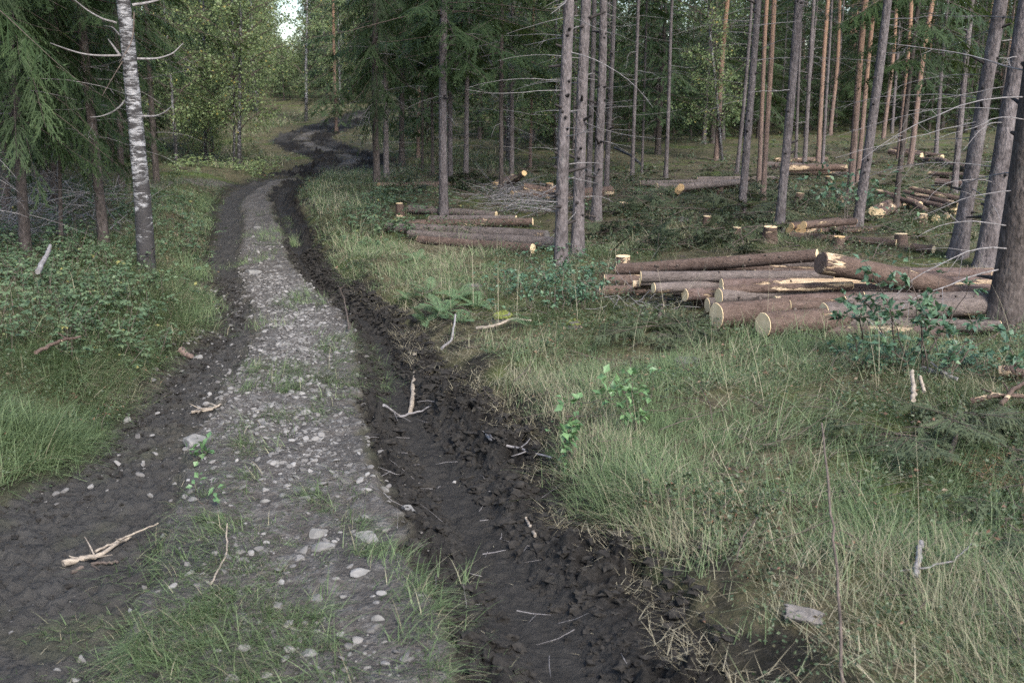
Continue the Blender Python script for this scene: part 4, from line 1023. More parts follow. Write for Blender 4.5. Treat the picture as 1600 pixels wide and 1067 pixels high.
# ------------------------------------------------------------------ logs
G1 = 'logs of the long pile on the right'
G4 = 'logs scattered over the clearing'
def log_mesh(Ln, r0, r1, material, knots, bend=0.01):
    n = max(8, int(Ln * 7)); seg = 18
    xx = np.linspace(0, Ln, n)
    p = np.stack([xx, bend * np.sin(xx * 1.4 + rng.uniform(0, 6)) * Ln * 0.5, bend * np.sin(xx * 1.1 + rng.uniform(0, 6)) * Ln * 0.5], 1)
    p[:, 1:] -= p[0, 1:] * (1 - xx / Ln)[:, None] + p[-1, 1:] * (xx / Ln)[:, None]
    rad = np.linspace(r0, r1, n); th = np.arange(seg) * 2 * math.pi / seg
    wob = 1 + 0.06 * vnoise(th[None] * 1.5, xx[:, None] * 2, int(rng.integers(999))) + 0.04 * vnoise(th[None] * 4, xx[:, None] * 9, int(rng.integers(999)))
    m = MB(); tube(m, p, rad, seg, wob=wob)
    for _ in range(int(knots * Ln)):
        x = rng.uniform(0.1, Ln - 0.1); a = rng.uniform(0, 6.28); q = np.interp(x, xx, rad)
        d = np.array([rng.uniform(-0.3, 0.3), math.cos(a), math.sin(a)])
        c = np.array([x, np.interp(x, xx, p[:, 1]), np.interp(x, xx, p[:, 2])])
        tube(m, np.array([c + d * q * 0.85, c + d * (q + 0.004), c + d * (q + rng.uniform(0.008, 0.02))]), np.array([0.014, 0.011, 0.006]) * min(1.2, r0 / 0.06), 5, mi=1)
    return m.mesh('log', [material, M_BROWNTWIG]), wob[0] * r0, wob[-1] * r1
def disc(name, rads, material, parent, loc, sgn, tilt=0.0):
    seg = len(rads); th = np.arange(seg) * 2 * math.pi / seg
    # the frames() of a tube along +X: a = t x z = -Y, b = t x a = -Z
    v = np.stack([np.zeros(seg), -np.cos(th) * rads * 0.985, -np.sin(th) * rads * 0.985], 1)
    c = 0.97 * v; c[:, 0] = sgn * 0.004
    v = np.vstack([v, c, [[sgn * 0.004, 0, 0]]]); k = np.arange(seg); k2 = (k + 1) % seg
    m = MB(); q = np.stack([k, k2, k2 + seg, k + seg], 1); t = np.stack([k + seg, k2 + seg, np.full(seg, 2 * seg)], 1)
    m.add(v, q if sgn < 0 else q[:, ::-1]); m.f[(3, 0)] = [t if sgn < 0 else t[:, ::-1]]
    o = obj(name, m.mesh(name, material, False), parent, loc)
    return o
def log(a, b, r0, r1, label, material=None, cut=None, group=None, knots=7, ends=True):
    if group == G4: r0, r1 = 0.8 * r0, 0.8 * r1
    if group == G1 and r0 < 0.08: r0, r1 = 0.8 * r0, 0.8 * r1
    elif group == G1: r0, r1 = 0.88 * r0, 0.88 * r1
    """a, b: (pixel x, pixel y of the axis, height of the axis above the ground plane there)"""
    A = ground_at(a[0], a[1], lambda x, y: height(np.array([x]), np.array([y]), False)[0] + a[2])
    B = ground_at(b[0], b[1], lambda x, y: height(np.array([x]), np.array([y]), False)[0] + b[2])
    d = B - A; Ln = np.linalg.norm(d)
    me, ra, rb = log_mesh(Ln, r0, r1, material or M_LOGB, knots)
    xa = Vector(d / Ln); q = Vector((1, 0, 0)).rotation_difference(xa)
    o = obj('log', me, None, A, q)
    tag(o, label, 'log', group)
    if ends:
        disc('cut_end', ra, cut or M_CUT, o, (-0.003, 0, 0), -1)
        disc('cut_end', rb, cut or M_CUT, o, (Ln + 0.003, 0, 0), 1)
    return o
log((1120, 493, .12), (1500, 462, .09), .105, .085, 'thickest brown log at the front corner of the long pile with pale oval end', group=G1)
log((1193, 508, .10), (1400, 490, .07), .100, .09, 'short brown log lying lowest in front of the long pile with round ringed end', group=G1)
log((1263, 502, .10), (1480, 486, .08), .095, .08, 'log with narrow pale end next to the lowest ringed one', M_LOGS, group=G1)
log((1288, 490, .17), (1545, 478, .13), .088, .075, 'front top log with split pale edge, half behind the leafy shrub', group=G1, material=M_LOGG)
log((1124, 463, .22), (1310, 452, .18), .075, .065, 'brown log with lichen twigs resting on the thickest one', M_LOGG, group=G1)
log((1212, 471, .2), (1560, 452, .16), .052, .06, 'thin log with small round end and a splinter along its top', M_LOGS, group=G1)
log((1071, 461, .16), (1250, 450, .14), .062, .055, 'red brown log with torn bark at the left foot of the pile', M_LOGS, group=G1)
log((1106, 477, .11), (1300, 466, .08), .072, .06, 'pale ended log tucked under the thickest one', M_LOGG, group=G1)
log((1022, 450, .2), (1420, 436, .15), .052, .05, 'long grey log second from the left end with small pale disc', M_LOGG, group=G1)
log((1128, 445, .26), (1545, 440, .20), .060, .050, 'log with its top bark torn off to bright wood along the middle of the pile', M_LOGS, group=G1)
log((1002, 433, .26), (1300, 431, .26), .058, .05, 'dark grey log with clear round end above the left end of the pile', M_LOGG, group=G1)
log((966, 422, .16), (1276, 399, .42), .068, .062, 'long red brown log with pale bark scars slanting up at the back of the pile', group=G1)
log((1040, 428, .12), (1290, 410, .30), .058, .058, 'smooth grey log just below the scarred slanting one', M_LOGG, group=G1)
log((945, 438, .10), (1260, 440, .10), .062, .05, 'dull brown log sticking out farthest to the left of the pile', group=G1)
log((936, 455, .06), (1140, 449, .06), .058, .05, 'dull brown log on the ground at the left end behind the dry twigs', group=G1)
log((1283, 411, .46), (1480, 447, .22), .092, .08, 'very thick dark log lying across the top of the pile', material=M_LOGB, cut=M_LOGB, group=G1, knots=3)
log((1210, 424, .22), (1500, 452, .16), .055, .05, 'grey log under the very thick one at the back', M_LOGG, group=G1)
log((1300, 424, .20), (1550, 428, .20), .055, .06, 'back log running from the very thick one to the biggest trunk', M_LOGS, group=G1)
log((1300, 452, .18), (1570, 457, .18), .058, .055, 'red brown log in the shade of the shrub, above the split edged one', group=G1)
log((1310, 482, .10), (1570, 485, .10), .07, .06, 'brown log under the shrub leaves behind the front top log', group=G1)
log((1290, 519, .04), (1490, 522, .04), .065, .06, 'dark half stripped log pressed into the ground under the shrub', M_LOGS, group=G1)
log((1180, 440, .16), (1480, 444, .16), .05, .05, 'brown log hidden deep in the pile below the torn one', group=G1)

log((1050, 456, 0.08), (1330, 452, 0.1), 0.05, 0.045, 'grey log under the small pale disc at the left of the pile', M_LOGG, group=G1)
log((1085, 470, 0.06), (1280, 470, 0.1), 0.05, 0.045, 'brown log beneath the red brown torn log', M_LOGB, group=G1)
log((1150, 456, 0.2), (1500, 452, 0.18), 0.048, 0.043, 'brown log above the lichen twig log', M_LOGB, group=G1)
log((1175, 486, 0.05), (1400, 492, 0.05), 0.06, 0.054, 'grey log below the thickest front log', M_LOGG, group=G1)
log((1235, 478, 0.17), (1560, 477, 0.15), 0.05, 0.045, 'brown log behind the front top log', M_LOGB, group=G1)
log((1160, 434, 0.2), (1440, 436, 0.2), 0.05, 0.045, 'grey log between the torn log and the slanting ones', M_LOGG, group=G1)
log((1110, 421, 0.22), (1290, 420, 0.25), 0.05, 0.045, 'brown log wedged under the two slanting logs', M_LOGB, group=G1)
log((990, 445, 0.12), (1250, 446, 0.14), 0.045, 0.041, 'brown log right above the two dull brown ends', M_LOGB, group=G1)
log((1340, 440, 0.2), (1560, 445, 0.2), 0.05, 0.045, 'torn log between the very thick log and the shrub', M_LOGS, group=G1)
log((1350, 465, 0.18), (1575, 470, 0.18), 0.055, 0.050, 'grey log deep in the shade behind the shrub stems', M_LOGG, group=G1)
log((1210, 497, 0.04), (1330, 500, 0.04), 0.06, 0.054, 'brown log hidden under the ringed log', M_LOGB, group=G1)
log((1320, 505, 0.08), (1560, 510, 0.08), 0.06, 0.054, 'grey log under the shrub in front of the split edged log', M_LOGG, group=G1)

for k_, (a_, b_, r_, m_, w_) in enumerate([((1000, 441, .16), (1290, 433, .2), .042, 'G', 'thin grey log between the two slanting logs and the round grey end'), ((1060, 447, .2), (1400, 438, .2), .04, 'B', 'thin brown log beside the long grey second one'), ((1180, 429, .28), (1420, 425, .26), .045, 'B', 'thin brown log tucked under the very thick one'), ((1330, 434, .26), (1545, 428, .24), .042, 'S', 'thin torn log reaching the biggest trunk'), ((1320, 470, .2), (1570, 460, .2), .045, 'G', 'thin grey log over the shaded ones behind the shrub'), ((1130, 454, .26), (1330, 446, .24), .04, 'B', 'thin brown log right under the torn one')]):
    log(a_, b_, r_, r_ * 0.9, w_, {'G': M_LOGG, 'B': M_LOGB, 'S': M_LOGS}[m_], group=G1)

G2 = 'logs of the middle row'
log((605, 356, .06), (854, 370, .09), .058, .075, 'longest grey log of the middle row with dark round right end', M_LOGG, cut=M_ROT, group=G2)
log((640, 366, .05), (868, 380, .08), .052, .068, 'pale grey log in front of the longest one in the middle row', M_LOGG, cut=M_ROT, group=G2)
log((634, 351, .05), (832, 347, .07), .058, .05, 'brown log with pale left end behind the longest middle row log', M_LOGB, group=G2)
log((672, 344, .05), (806, 343, .07), .06, .052, 'short grey log second from the back of the middle row', M_LOGG, group=G2)
log((640, 327, .06), (775, 336, .05), .06, .05, 'grey log at the back of the middle row beside the cut stump', M_LOGG, group=G2)
log((655, 375, .03), (832, 389, .06), .05, .055, 'thin red brown log half sunk in front of the middle row', M_LOGB, group=G2)
G3 = 'logs lying farther back behind the middle row'
log((592, 291, .06), (702, 288, .08), .06, .05, 'brown mossy log across the ground behind the road bend', group=G3, cut=M_CUTO)
log((820, 293, .15), (864, 301, .12), .07, .06, 'log with orange end on the small stack left of the knotty clump', cut=M_CUTO, group=G3)
log((800, 304, .06), (880, 302, .06), .06, .055, 'lower grey log of the small stack left of the knotty clump', M_LOGG, cut=M_CUTO, group=G3)
log((795, 296, .06), (872, 296, .06), .055, .05, 'back log of the small stack left of the knotty clump', cut=M_CUTO, group=G3)
log((835, 307, .05), (930, 309, .05), .055, .055, 'front log of the small stack running behind the knotty clump', cut=M_CUTO, group=G3)
log((774, 290, .08), (802, 277, .15), .07, .06, 'short log with round orange end beside the dark spruce', cut=M_CUTO, group=G3)
log((791, 292, .08), (819, 271, .35), .05, .045, 'cut pole leaning up behind the dark spruce', cut=M_CUTO, group=G3)
log((954, 299, .10), (905, 302, .10), .085, .075, 'log whose round orange end shows right of the knotty clump', cut=M_CUTO, group=G3)
G4 = 'logs scattered over the clearing'
log((1060, 298, .08), (1162, 287, .10), .08, .07, 'front log with round orange end on the stack at the dark wood edge', cut=M_CUTO, group=G4)
log((1064, 293, .2), (1158, 284, .2), .075, .065, 'top log of the stack at the dark wood edge', cut=M_CUTO, group=G4, material=M_LOGG)
log((1026, 291, .07), (1092, 293, .07), .075, .07, 'left grey log of the stack at the dark wood edge', M_LOGG, group=G4)
log((1000, 287, .06), (1150, 284, .08), .065, .06, 'long thin log behind the stack at the dark wood edge', M_LOGG, group=G4)
log((1090, 281, .07), (1216, 279, .07), .07, .06, 'long pale log reaching from the wood edge to the pine pair', M_LOGG, group=G4)
log((1200, 258, .10), (1318, 263, .10), .10, .08, 'left grey log of the far stack with pale top', M_LOGG, group=G4)
log((1228, 262, .25), (1322, 262, .25), .09, .08, 'upper brown log of the far stack', group=G4)
log((1232, 268, .08), (1326, 270, .08), .09, .08, 'lower brown log of the far stack', group=G4)
log((1262, 272, .06), (1330, 275, .06), .08, .07, 'front log of the far stack, mossy', M_LOGG, group=G4)
log((1210, 251, .06), (1292, 249, .08), .09, .08, 'hindmost log behind the far stack', group=G4)
log((1250, 361, .10), (1330, 354, .08), .098, .085, 'thickest log showing a big round orange end by the leaning spruce', cut=M_CUTO, group=G4)
log((1233, 361, .07), (1300, 352, .07), .055, .05, 'left log of the round ends by the leaning spruce', cut=M_CUTO, group=G4)
log((1237, 354, .15), (1310, 345, .15), .052, .05, 'small upper left log of the round ends by the leaning spruce', cut=M_CUTO, group=G4)
log((1256, 352, .22), (1335, 346, .2), .055, .05, 'topmost log of the round ends by the leaning spruce', cut=M_CUTO, group=G4)
log((1280, 362, .06), (1360, 358, .06), .055, .05, 'right log of the round ends by the leaning spruce', cut=M_CUTO, group=G4)
log((1236, 368, .05), (1400, 380, .05), .055, .05, 'long brown log in front of the round ends', group=G4)
log((1372, 300, .25), (1437, 320, .10), .06, .06, 'bright peeled log slanting down in the heap of skewed logs', M_LOGS, group=G4)
log((1364, 330, .08), (1402, 312, .12), .08, .075, 'dark log pointing back in the heap of skewed logs', group=G4)
log((1374, 334, .08), (1412, 316, .1), .085, .08, 'second dark log pointing back in the heap of skewed logs', group=G4)
log((1424, 297, .10), (1512, 315, .10), .075, .07, 'upper red brown log of the right hand heap', group=G4)
log((1412, 302, .1), (1500, 322, .1), .075, .07, 'middle red brown log of the right hand heap', group=G4)
log((1405, 308, .08), (1490, 330, .08), .075, .07, 'lower red brown log of the right hand heap', group=G4)
log((1432, 322, .07), (1462, 342, .06), .075, .07, 'short log fallen forward from the right hand heap', group=G4)
log((1446, 320, .07), (1480, 338, .06), .07, .065, 'second short log fallen forward from the right hand heap', M_LOGG, group=G4)
log((1398, 234, .1), (1472, 246, .1), .10, .09, 'hillside log highest up at the back of the clearing', group=G4)
log((1390, 238, .1), (1440, 243, .1), .10, .09, 'hillside log with pale end below the highest one', M_LOGS, group=G4)
log((1438, 250, .1), (1512, 264, .1), .10, .09, 'thick hillside log behind the thin right trunks', group=G4)
log((1453, 273, .08), (1512, 276, .08), .08, .07, 'log lying level between hillside and right hand heap', group=G4)
log((1463, 284, .08), (1520, 289, .08), .08, .07, 'peeled log lying level above the right hand heap', M_LOGS, group=G4)
log((1424, 386, .05), (1458, 390, .05), .05, .05, 'short cut billet behind the very thick log', group=G4)

# ------------------------------------------------------------------ stumps
def stump(px, py, w, h, label, cut=None, moss=False, rot=False, flare=0.5):
    b = gp(px, py); b[2] = hs(b[0], b[1]) - 0.02
    dist = np.linalg.norm(b - np.array([0, 0, CAMH])); r = 0.5 * w * dist / FPX; H = (0.85 if rot or moss else 1.25) * h * dist / FPX + (0.0 if rot or moss else 0.07)
    seg = 20; n = 8; z = np.linspace(-0.05, H, n); th = np.arange(seg) * 2 * math.pi / seg
    p = np.stack([0 * z, 0 * z, z], 1); fl = 1 + flare * np.exp(-np.clip(z, 0, None) / (0.35 * H))
    wob = 1 + 0.07 * vnoise(th[None] * 1.8, z[:, None] * 3, int(rng.integers(999))) + (0.25 * flare * np.exp(-np.clip(z, 0, None) / (0.4 * H)))[:, None] * np.sin(5 * th + rng.uniform(0, 6))[None]
    t = empty('stump', b, Quaternion((0, 0, 1), rng.uniform(0, 6.28)) @ Quaternion((1, 0, 0), rng.normal(0.0, 0.04)))
    tag(t, label, 'stump', 'stumps')
    m = MB(); tube(m, p, r * fl, seg, wob=wob)
    obj('bark', m.mesh('stump_bark', M_ROT if (rot or moss) else M_LOGB), t)
    if moss:
        m = MB(); seg = 24; rings = 7
        for k in range(1): pass
        u = np.linspace(0, 1, rings)[:, None]; a = (np.arange(seg) * 2 * math.pi / seg)[None]
        rr = r * 1.22 * np.sin(u * 1.75) ; zz = H - 0.02 + r * 0.5 * np.cos(u * 1.75) + 0.02 * vnoise(a * 3 + 5, u * 9, 4)
        rr = rr * (1 + 0.2 * vnoise(a * 2.3, u * 3, 14))
        v = np.stack([rr * np.cos(a), rr * np.sin(a), zz + 0 * a], -1).reshape(-1, 3)
        i = np.arange(rings - 1)[:, None] * seg; j = np.arange(seg)[None]; j2 = (j + 1) % seg
        m.add(v, np.stack([i + j, i + seg + j, i + seg + j2, i + j2], -1).reshape(-1, 4))
        obj('moss_cap', m.mesh('moss_cap', M_MOSS), t)
    else:
        rads = wob[-1] * r * fl[-1]
        o = disc('cut_top', rads, M_ROT if rot else (cut or M_CUT), t, (0, 0, H + 0.003), 1)
        o.rotation_euler = (0, -math.pi / 2, 0)
stump(625, 338, 11, 11, 'short stump with pale top left of the middle log row')
stump(974, 334, 14, 9, 'pale topped stump right of the knotty clump')
stump(1068, 345, 14, 8, 'grey sided stump in the branches between clump and leaning spruce', rot=True)
stump(1202, 380, 19, 14, 'reddish stump with flared root and bright top in front of the round log ends', flare=0.8)
stump(973, 424, 22, 12, 'stump with bright top at the left tip of the long log pile')
stump(1310, 388, 16, 8, 'low stump with yellow top behind the very thick log', M_CUTO)
stump(1315, 322, 17, 10, 'broad stump beside the foot of the leaning brown spruce', M_CUTO)
stump(858, 302, 11, 8, 'small orange topped stump behind the knotty clump', M_CUTO)
stump(1124, 304, 10, 7, 'small stump in front of the stack at the dark wood edge', M_CUTO)
stump(1209, 349, 11, 8, 'pale stump hidden behind the leaning grey spruce')
stump(1407, 384, 17, 8, 'pale topped stump right of the low yellow one')
stump(1105, 355, 13, 8, 'pale topped stump in the slash left of the leaning grey spruce')
stump(1032, 318, 11, 7, 'small pale stump between knotty clump and the stack at the wood edge')
stump(1248, 318, 12, 8, 'pale stump behind the round log ends')
stump(1440, 352, 13, 8, 'pale stump in front of the fallen short logs')
stump(1295, 290, 10, 7, 'small pale stump below the far log stack', M_CUTO)
stump(1150, 372, 12, 7, 'low pale stump left of the reddish flared one')
stump(785, 502, 26, 20, 'old stump capped with bright yellow green moss', moss=True)
stump(896, 512, 20, 18, 'smaller mossy stump right of the bright moss capped one', moss=True)
stump(740, 452, 26, 11, 'weathered grey stump in the straw behind the ferns', rot=True, flare=0.2)
stump(1075, 572, 42, 16, 'dark weathered stump in the grass below the log pile', rot=True, flare=0.3)

# ------------------------------------------------------------------ stones
_ico = {}
def ico(sub):
    if sub not in _ico:
        bm = bmesh.new(); bmesh.ops.create_icosphere(bm, subdivisions=sub, radius=1)
        _ico[sub] = (np.array([v.co[:] for v in bm.verts]), np.array([[v.index for v in f.verts] for f in bm.faces])); bm.free()
    return _ico[sub]
def stone_v(sub, cuts=7):
    v, f = ico(sub); v = v.copy()
    for d in rand_dirs(cuts):
        c = rng.uniform(0.42, 0.85); k = v @ d - c; v -= np.clip(k, 0, None)[:, None] * d
    return v, f
def stone(px, py, w, h, label, group=None, yaw=None):
    b = gp(px, py + h * 0.3); dist = np.linalg.norm(b - np.array([0, 0, CAMH])); s = 0.5 * w * dist / FPX
    v, f = stone_v(4, 15)
    v = v + 0.03 * np.stack([vnoise(v[:, 0] * 4 + 9, v[:, 1] * 4 + v[:, 2] * 3, k) for k in (1, 2, 3)], 1)
    hz = 0.62 * h * dist / FPX
    m = MB(); m.add(v * np.array([s, s * rng.uniform(0.6, 0.85), max(hz, 0.3 * s)]), f)
    o = obj('stone', m.mesh('stone', M_STONE, False), None, (b[0], b[1], hs(b[0], b[1]) - 0.3 * hz), (rng.normal(0, 0.12), rng.normal(0, 0.12), rng.normal(0, 0.35) if yaw is None else yaw))
    tag(o, label, 'stone', group)
ST = [(480, 772, 44, 18, 'flat slanting stone beside a small grass tuft on the stony strip'), (502, 824, 52, 30, 'ridged grey stone leaning on the flat pale slab'), (497, 852, 62, 18, 'pale flat slab under the ridged stone'),
      (482, 641, 36, 16, 'smooth rounded pale stone by the grass at the right rut'), (399, 422, 38, 14, 'long wedge shaped stone at the grass tuft far up the track'), (437, 415, 16, 7, 'small pale stone right of the wedge shaped one'),
      (401, 354, 22, 8, 'pale square stone lying farthest up the track'), (306, 680, 62, 26, 'big half sunk rock at the inner edge of the left rut'), (494, 931, 42, 15, 'oval pale stone above the near dark grass'),
      (434, 941, 32, 15, 'angular stone touching the dark moss tuft'), (486, 1020, 42, 16, 'flat grey stone low on the stony strip'), (385, 1008, 34, 24, 'faceted dark grey stone in the near grass'),
      (363, 1055, 26, 24, 'upright pointed stone at the bottom edge of the grass'), (412, 1051, 34, 13, 'flat yellowish stone at the bottom edge'), (128, 1028, 23, 14, 'white stone in the left rut at the bottom'),
      (115, 1057, 26, 16, 'larger white stone in the left rut nearest the bottom edge'), (600, 763, 20, 14, 'rounded stone at the inner edge of the right rut'), (640, 810, 32, 15, 'reddish flat stone sinking into the right rut'),
      (564, 893, 44, 14, 'reddish flat slab level with the dirt of the strip'), (566, 836, 56, 12, 'dark flat slab sunk beside the right rut'), (591, 963, 24, 16, 'dark angular stone on the bare dirt'), (418, 781, 26, 14, 'stone under the left grass tuft of the strip'),
      (1512, 842, 22, 15, 'bluish grey stone in the grass near the right brush heap'), (198, 652, 14, 18, 'grey stone sticking out of the left grass bank'), (310, 558, 24, 9, 'pale stone at the foot of the left bank beside the bark piece'), (326, 810, 26, 12, 'pale stone lying inside the grass tuft of the strip')]
for a in ST: stone(*a, group='stones of the track')
SMALL = [(344, 1014, 18), (479, 968, 20), (495, 985, 18), (300, 776, 24), (256, 834, 14), (584, 931, 15), (658, 930, 17), (545, 1017, 13), (574, 1036, 17), (709, 742, 11), (88, 1050, 16), (270, 752, 16), (330, 745, 20), (430, 718, 18), (370, 705, 16), (455, 745, 16), (505, 672, 18), (520, 690, 16), (415, 660, 24), (400, 640, 18), (455, 610, 20), (430, 560, 16), (470, 530, 18), (440, 505, 14), (485, 505, 16), (420, 455, 12), (405, 445, 10), (395, 470, 12), (350, 770, 14), (235, 770, 16), (60, 800, 12), (205, 955, 16), (640, 870, 14), (560, 700, 18), (540, 665, 16), (575, 690, 15), (545, 735, 16), (440, 905, 20), (415, 845, 16), (525, 905, 14), (600, 1000, 12), (620, 1040, 10)]
for px, py, w in SMALL: stone(px, py, w, w * 0.6, 'small loose grey stone lying on the stony track', 'small loose stones of the track')

# gravel of the middle strip
g = MB(); n = 6500
y = np.sqrt(rng.uniform(4.4 ** 2, 14.5 ** 2, n)) - 2
y = np.concatenate([y, rng.uniform(2.7, 10, 17000)]); n = len(y)
x0, x1 = np.interp(y, EDG[1][:, 1], EDG[1][:, 0]), np.interp(y, EDG[2][:, 1], EDG[2][:, 0])
x = x0 + (x1 - x0) * np.where(rng.uniform(0, 1, n) < 0.85, rng.normal(0.5, 0.27, n), rng.uniform(-0.9, 0.2, n))
keep = (x > x0 - 1.0) & (x < x1 + 0.12) & (rng.uniform(0, 1, n) < np.clip(0.20 + 0.62 * smooth(4.0, 5.4, y) - 0.35 * smooth(8.5, 11, y) + 1.3 * fbm(x * 1.4, y * 1.4, 55, 3), 0.03, 1))
x, y = x[keep], y[keep]
sizes = 0.0026 + 0.020 * rng.uniform(0, 1, len(x)) ** 6.5
zz = height(x, y)
for k in range(len(x)):
    v, f = stone_v(2 if sizes[k] > 0.015 else 1, 5)
    s = sizes[k]; a = rng.uniform(0, 6.28); ca, sa = math.cos(a), math.sin(a)
    v = v * np.array([s * 1.25, s * 0.95, s * 0.6]); v = np.stack([v[:, 0] * ca - v[:, 1] * sa, v[:, 0] * sa + v[:, 1] * ca, v[:, 2]], 1)
    v[:, 2] += rng.normal(0, 0.25) * v[:, 0] + rng.normal(0, 0.25) * v[:, 1]
    g.add(v + np.array([x[k], y[k], zz[k] + s * rng.uniform(-0.25, 0.2)]), f, tint=np.clip(rng.normal(0.45, 0.24), 0, 1))
tag(obj('gravel', g.mesh('gravel', M_GRAVEL, False)), 'loose grey gravel on the strip between the ruts', 'gravel', kind='stuff')

# clods of turned mud in the ruts
g = MB(); n = 9000
y = np.sqrt(rng.uniform(4.5 ** 2, 14 ** 2, n)) - 2
x0, x1 = np.interp(y, EDG[2][:, 1], EDG[2][:, 0]), np.interp(y, EDG[3][:, 1], EDG[3][:, 0])
u = np.where(rng.uniform(0, 1, n) < 0.7, rng.uniform(0.5, 1.08, n), rng.uniform(0.02, 0.3, n))
x = x0 + (x1 - x0) * u
nl = 2600; yl = np.sqrt(rng.uniform(4.6 ** 2, 12 ** 2, nl)) - 2
xl0, xl1 = np.interp(yl, EDG[0][:, 1], EDG[0][:, 0]), np.interp(yl, EDG[1][:, 1], EDG[1][:, 0])
xl = xl0 + (xl1 - xl0) * np.abs(rng.normal(0, 0.35, nl))
x = np.concatenate([x, xl]); y = np.concatenate([y, yl]); zz = height(x, y)
sizes = 0.006 + 0.026 * rng.uniform(0, 1, len(x)) ** 3.5; sizes[n:] *= 0.7
for k in range(len(x)):
    v, f = stone_v(2, 4); s = sizes[k]
    j = 1 + 0.9 * vnoise(v[:, 0] * 1.9 + k * 3.1, v[:, 1] * 1.9 + v[:, 2] * 2.3, 3) + 0.5 * vnoise(v[:, 0] * 4.5 + k, v[:, 2] * 4.5 + v[:, 1] * 3, 5)
    v = v * j[:, None] * np.array([s * rng.uniform(0.8, 1.5), s * rng.uniform(0.7, 1.2), s * 0.7])
    g.add(v + np.array([x[k], y[k], zz[k] - s * 0.05]), f)
tag(obj('mud', g.mesh('mud', M_CLOD, False)), 'clods of black turned up mud in the ruts', 'mud', kind='stuff')

# ------------------------------------------------------------------ undergrowth, ferns, shrubs
def inside(poly, px, py):
    poly = np.array(poly, float); r = np.zeros(px.shape, bool)
    for (x0, y0), (x1, y1) in zip(poly, np.roll(poly, -1, 0)):
        c = ((y0 > py) != (y1 > py)); r ^= c & (px < (x1 - x0) * (py - y0) / (y1 - y0 + 1e-12) + x0)
    return r
def scatter(poly, n, plane=0.1):
    """points spread evenly over the ground inside an area traced in the photo"""
    w = np.array([onz(x, y, plane)[:2] for x, y in poly]); lo, hi = w.min(0), w.max(0); out = []
    while sum(map(len, out)) < n:
        q = rng.uniform(lo, hi, (4 * n, 2)); out.append(q[inside(w, q[:, 0], q[:, 1])])
    return np.concatenate(out)[:n]

def thicket(poly, n, hgt, lsize, k, mi=None, dens_noise=0.6):
    mb = MB(); q = scatter(poly, n)
    q = q[fbm(q[:, 0] * 1.1, q[:, 1] * 1.1, 101, 3) + dens_noise > rng.uniform(0, 1, len(q))]; n = len(q)
    b = np.stack([q[:, 0], q[:, 1], height(q[:, 0], q[:, 1], False)], 1)
    hh = hgt * rng.uniform(0.4, 1.15, n) * (0.75 + 0.7 * np.clip(fbm(q[:, 0] * 0.8, q[:, 1] * 0.8, 103, 2) + 0.35, 0, 1))
    d = rand_dirs(n, 0.6, 1.0); top = b + d * hh[:, None]
    straight_tubes(mb, b, top, np.full(n, 0.0028), np.full(n, 0.0014), 1)
    i = np.repeat(np.arange(n), k); N2 = len(i); u = rng.uniform(0.3, 1.05, N2)[:, None]
    st = b[i] + (top[i] - b[i]) * u + rng.normal(0, 0.02, (N2, 3))
    a = rng.uniform(0, 6.28, N2); pet = np.stack([np.cos(a), np.sin(a), rng.uniform(0.0, 0.5, N2)], 1)
    L0 = lsize * rng.uniform(0.6, 1.3, N2); c = st + pet * (L0 * 1.1)[:, None]
    t = np.clip(rng.normal(0.5, 0.2, N2), 0, 0.93); t = np.where(rng.uniform(0, 1, N2) < 0.008, 1.0, t)
    for da in (-1.0, 0.0, 1.0):       # three leaflets
        dd = np.stack([np.cos(a + da), np.sin(a + da), rng.uniform(-0.45, 0.15, N2)], 1)
        nn = np.array([[0, 0, 1.0]]) + rng.normal(0, 0.35, (N2, 3))
        leaves(mb, c, dd, nn, L0 * rng.uniform(0.8, 1.2, N2), L0 * 0.62, np.clip(t + rng.normal(0, 0.06, N2), 0, 1))
    return mb
LEFT = [(-200, 440), (30, 415), (100, 418), (205, 436), (275, 480), (285, 510), (250, 545), (190, 575), (110, 590), (60, 590), (-200, 610)]
m = thicket(LEFT, 1900, 0.28, 0.036, 7, dens_noise=0.4)
tag(obj('undergrowth', m.mesh('undergrowth', [M_UNDER, M_BROWNTWIG], False)), 'raspberry thicket of bluish green leaves below the near birch', 'undergrowth', kind='stuff')
m = thicket([(-300, 380), (0, 345), (230, 330), (300, 330), (330, 400), (310, 470), (220, 430), (0, 420), (-300, 450)], 900, 0.3, 0.05, 5, dens_noise=0.3)
tag(obj('undergrowth', m.mesh('undergrowth', [M_UNDER, M_BROWNTWIG], False)), 'sparse leafy undergrowth between the shaded trunks on the left', 'undergrowth', kind='stuff')
m = thicket([(545, 330), (640, 300), (720, 330), (700, 350), (620, 395), (560, 395), (530, 365)], 620, 0.26, 0.05, 6, dens_noise=0.25)
tag(obj('undergrowth', m.mesh('undergrowth', [M_UNDER, M_BROWNTWIG], False)), 'leafy undergrowth around the left end of the middle log row', 'undergrowth', kind='stuff')
m = thicket([(285, 262), (420, 250), (445, 262), (400, 275), (330, 285), (260, 290)], 380, 0.26, 0.06, 5, dens_noise=0.3)
tag(obj('undergrowth', m.mesh('undergrowth', [M_LEAF, M_BROWNTWIG], False)), 'leafy weeds at the foot of the birch stand', 'undergrowth', kind='stuff')

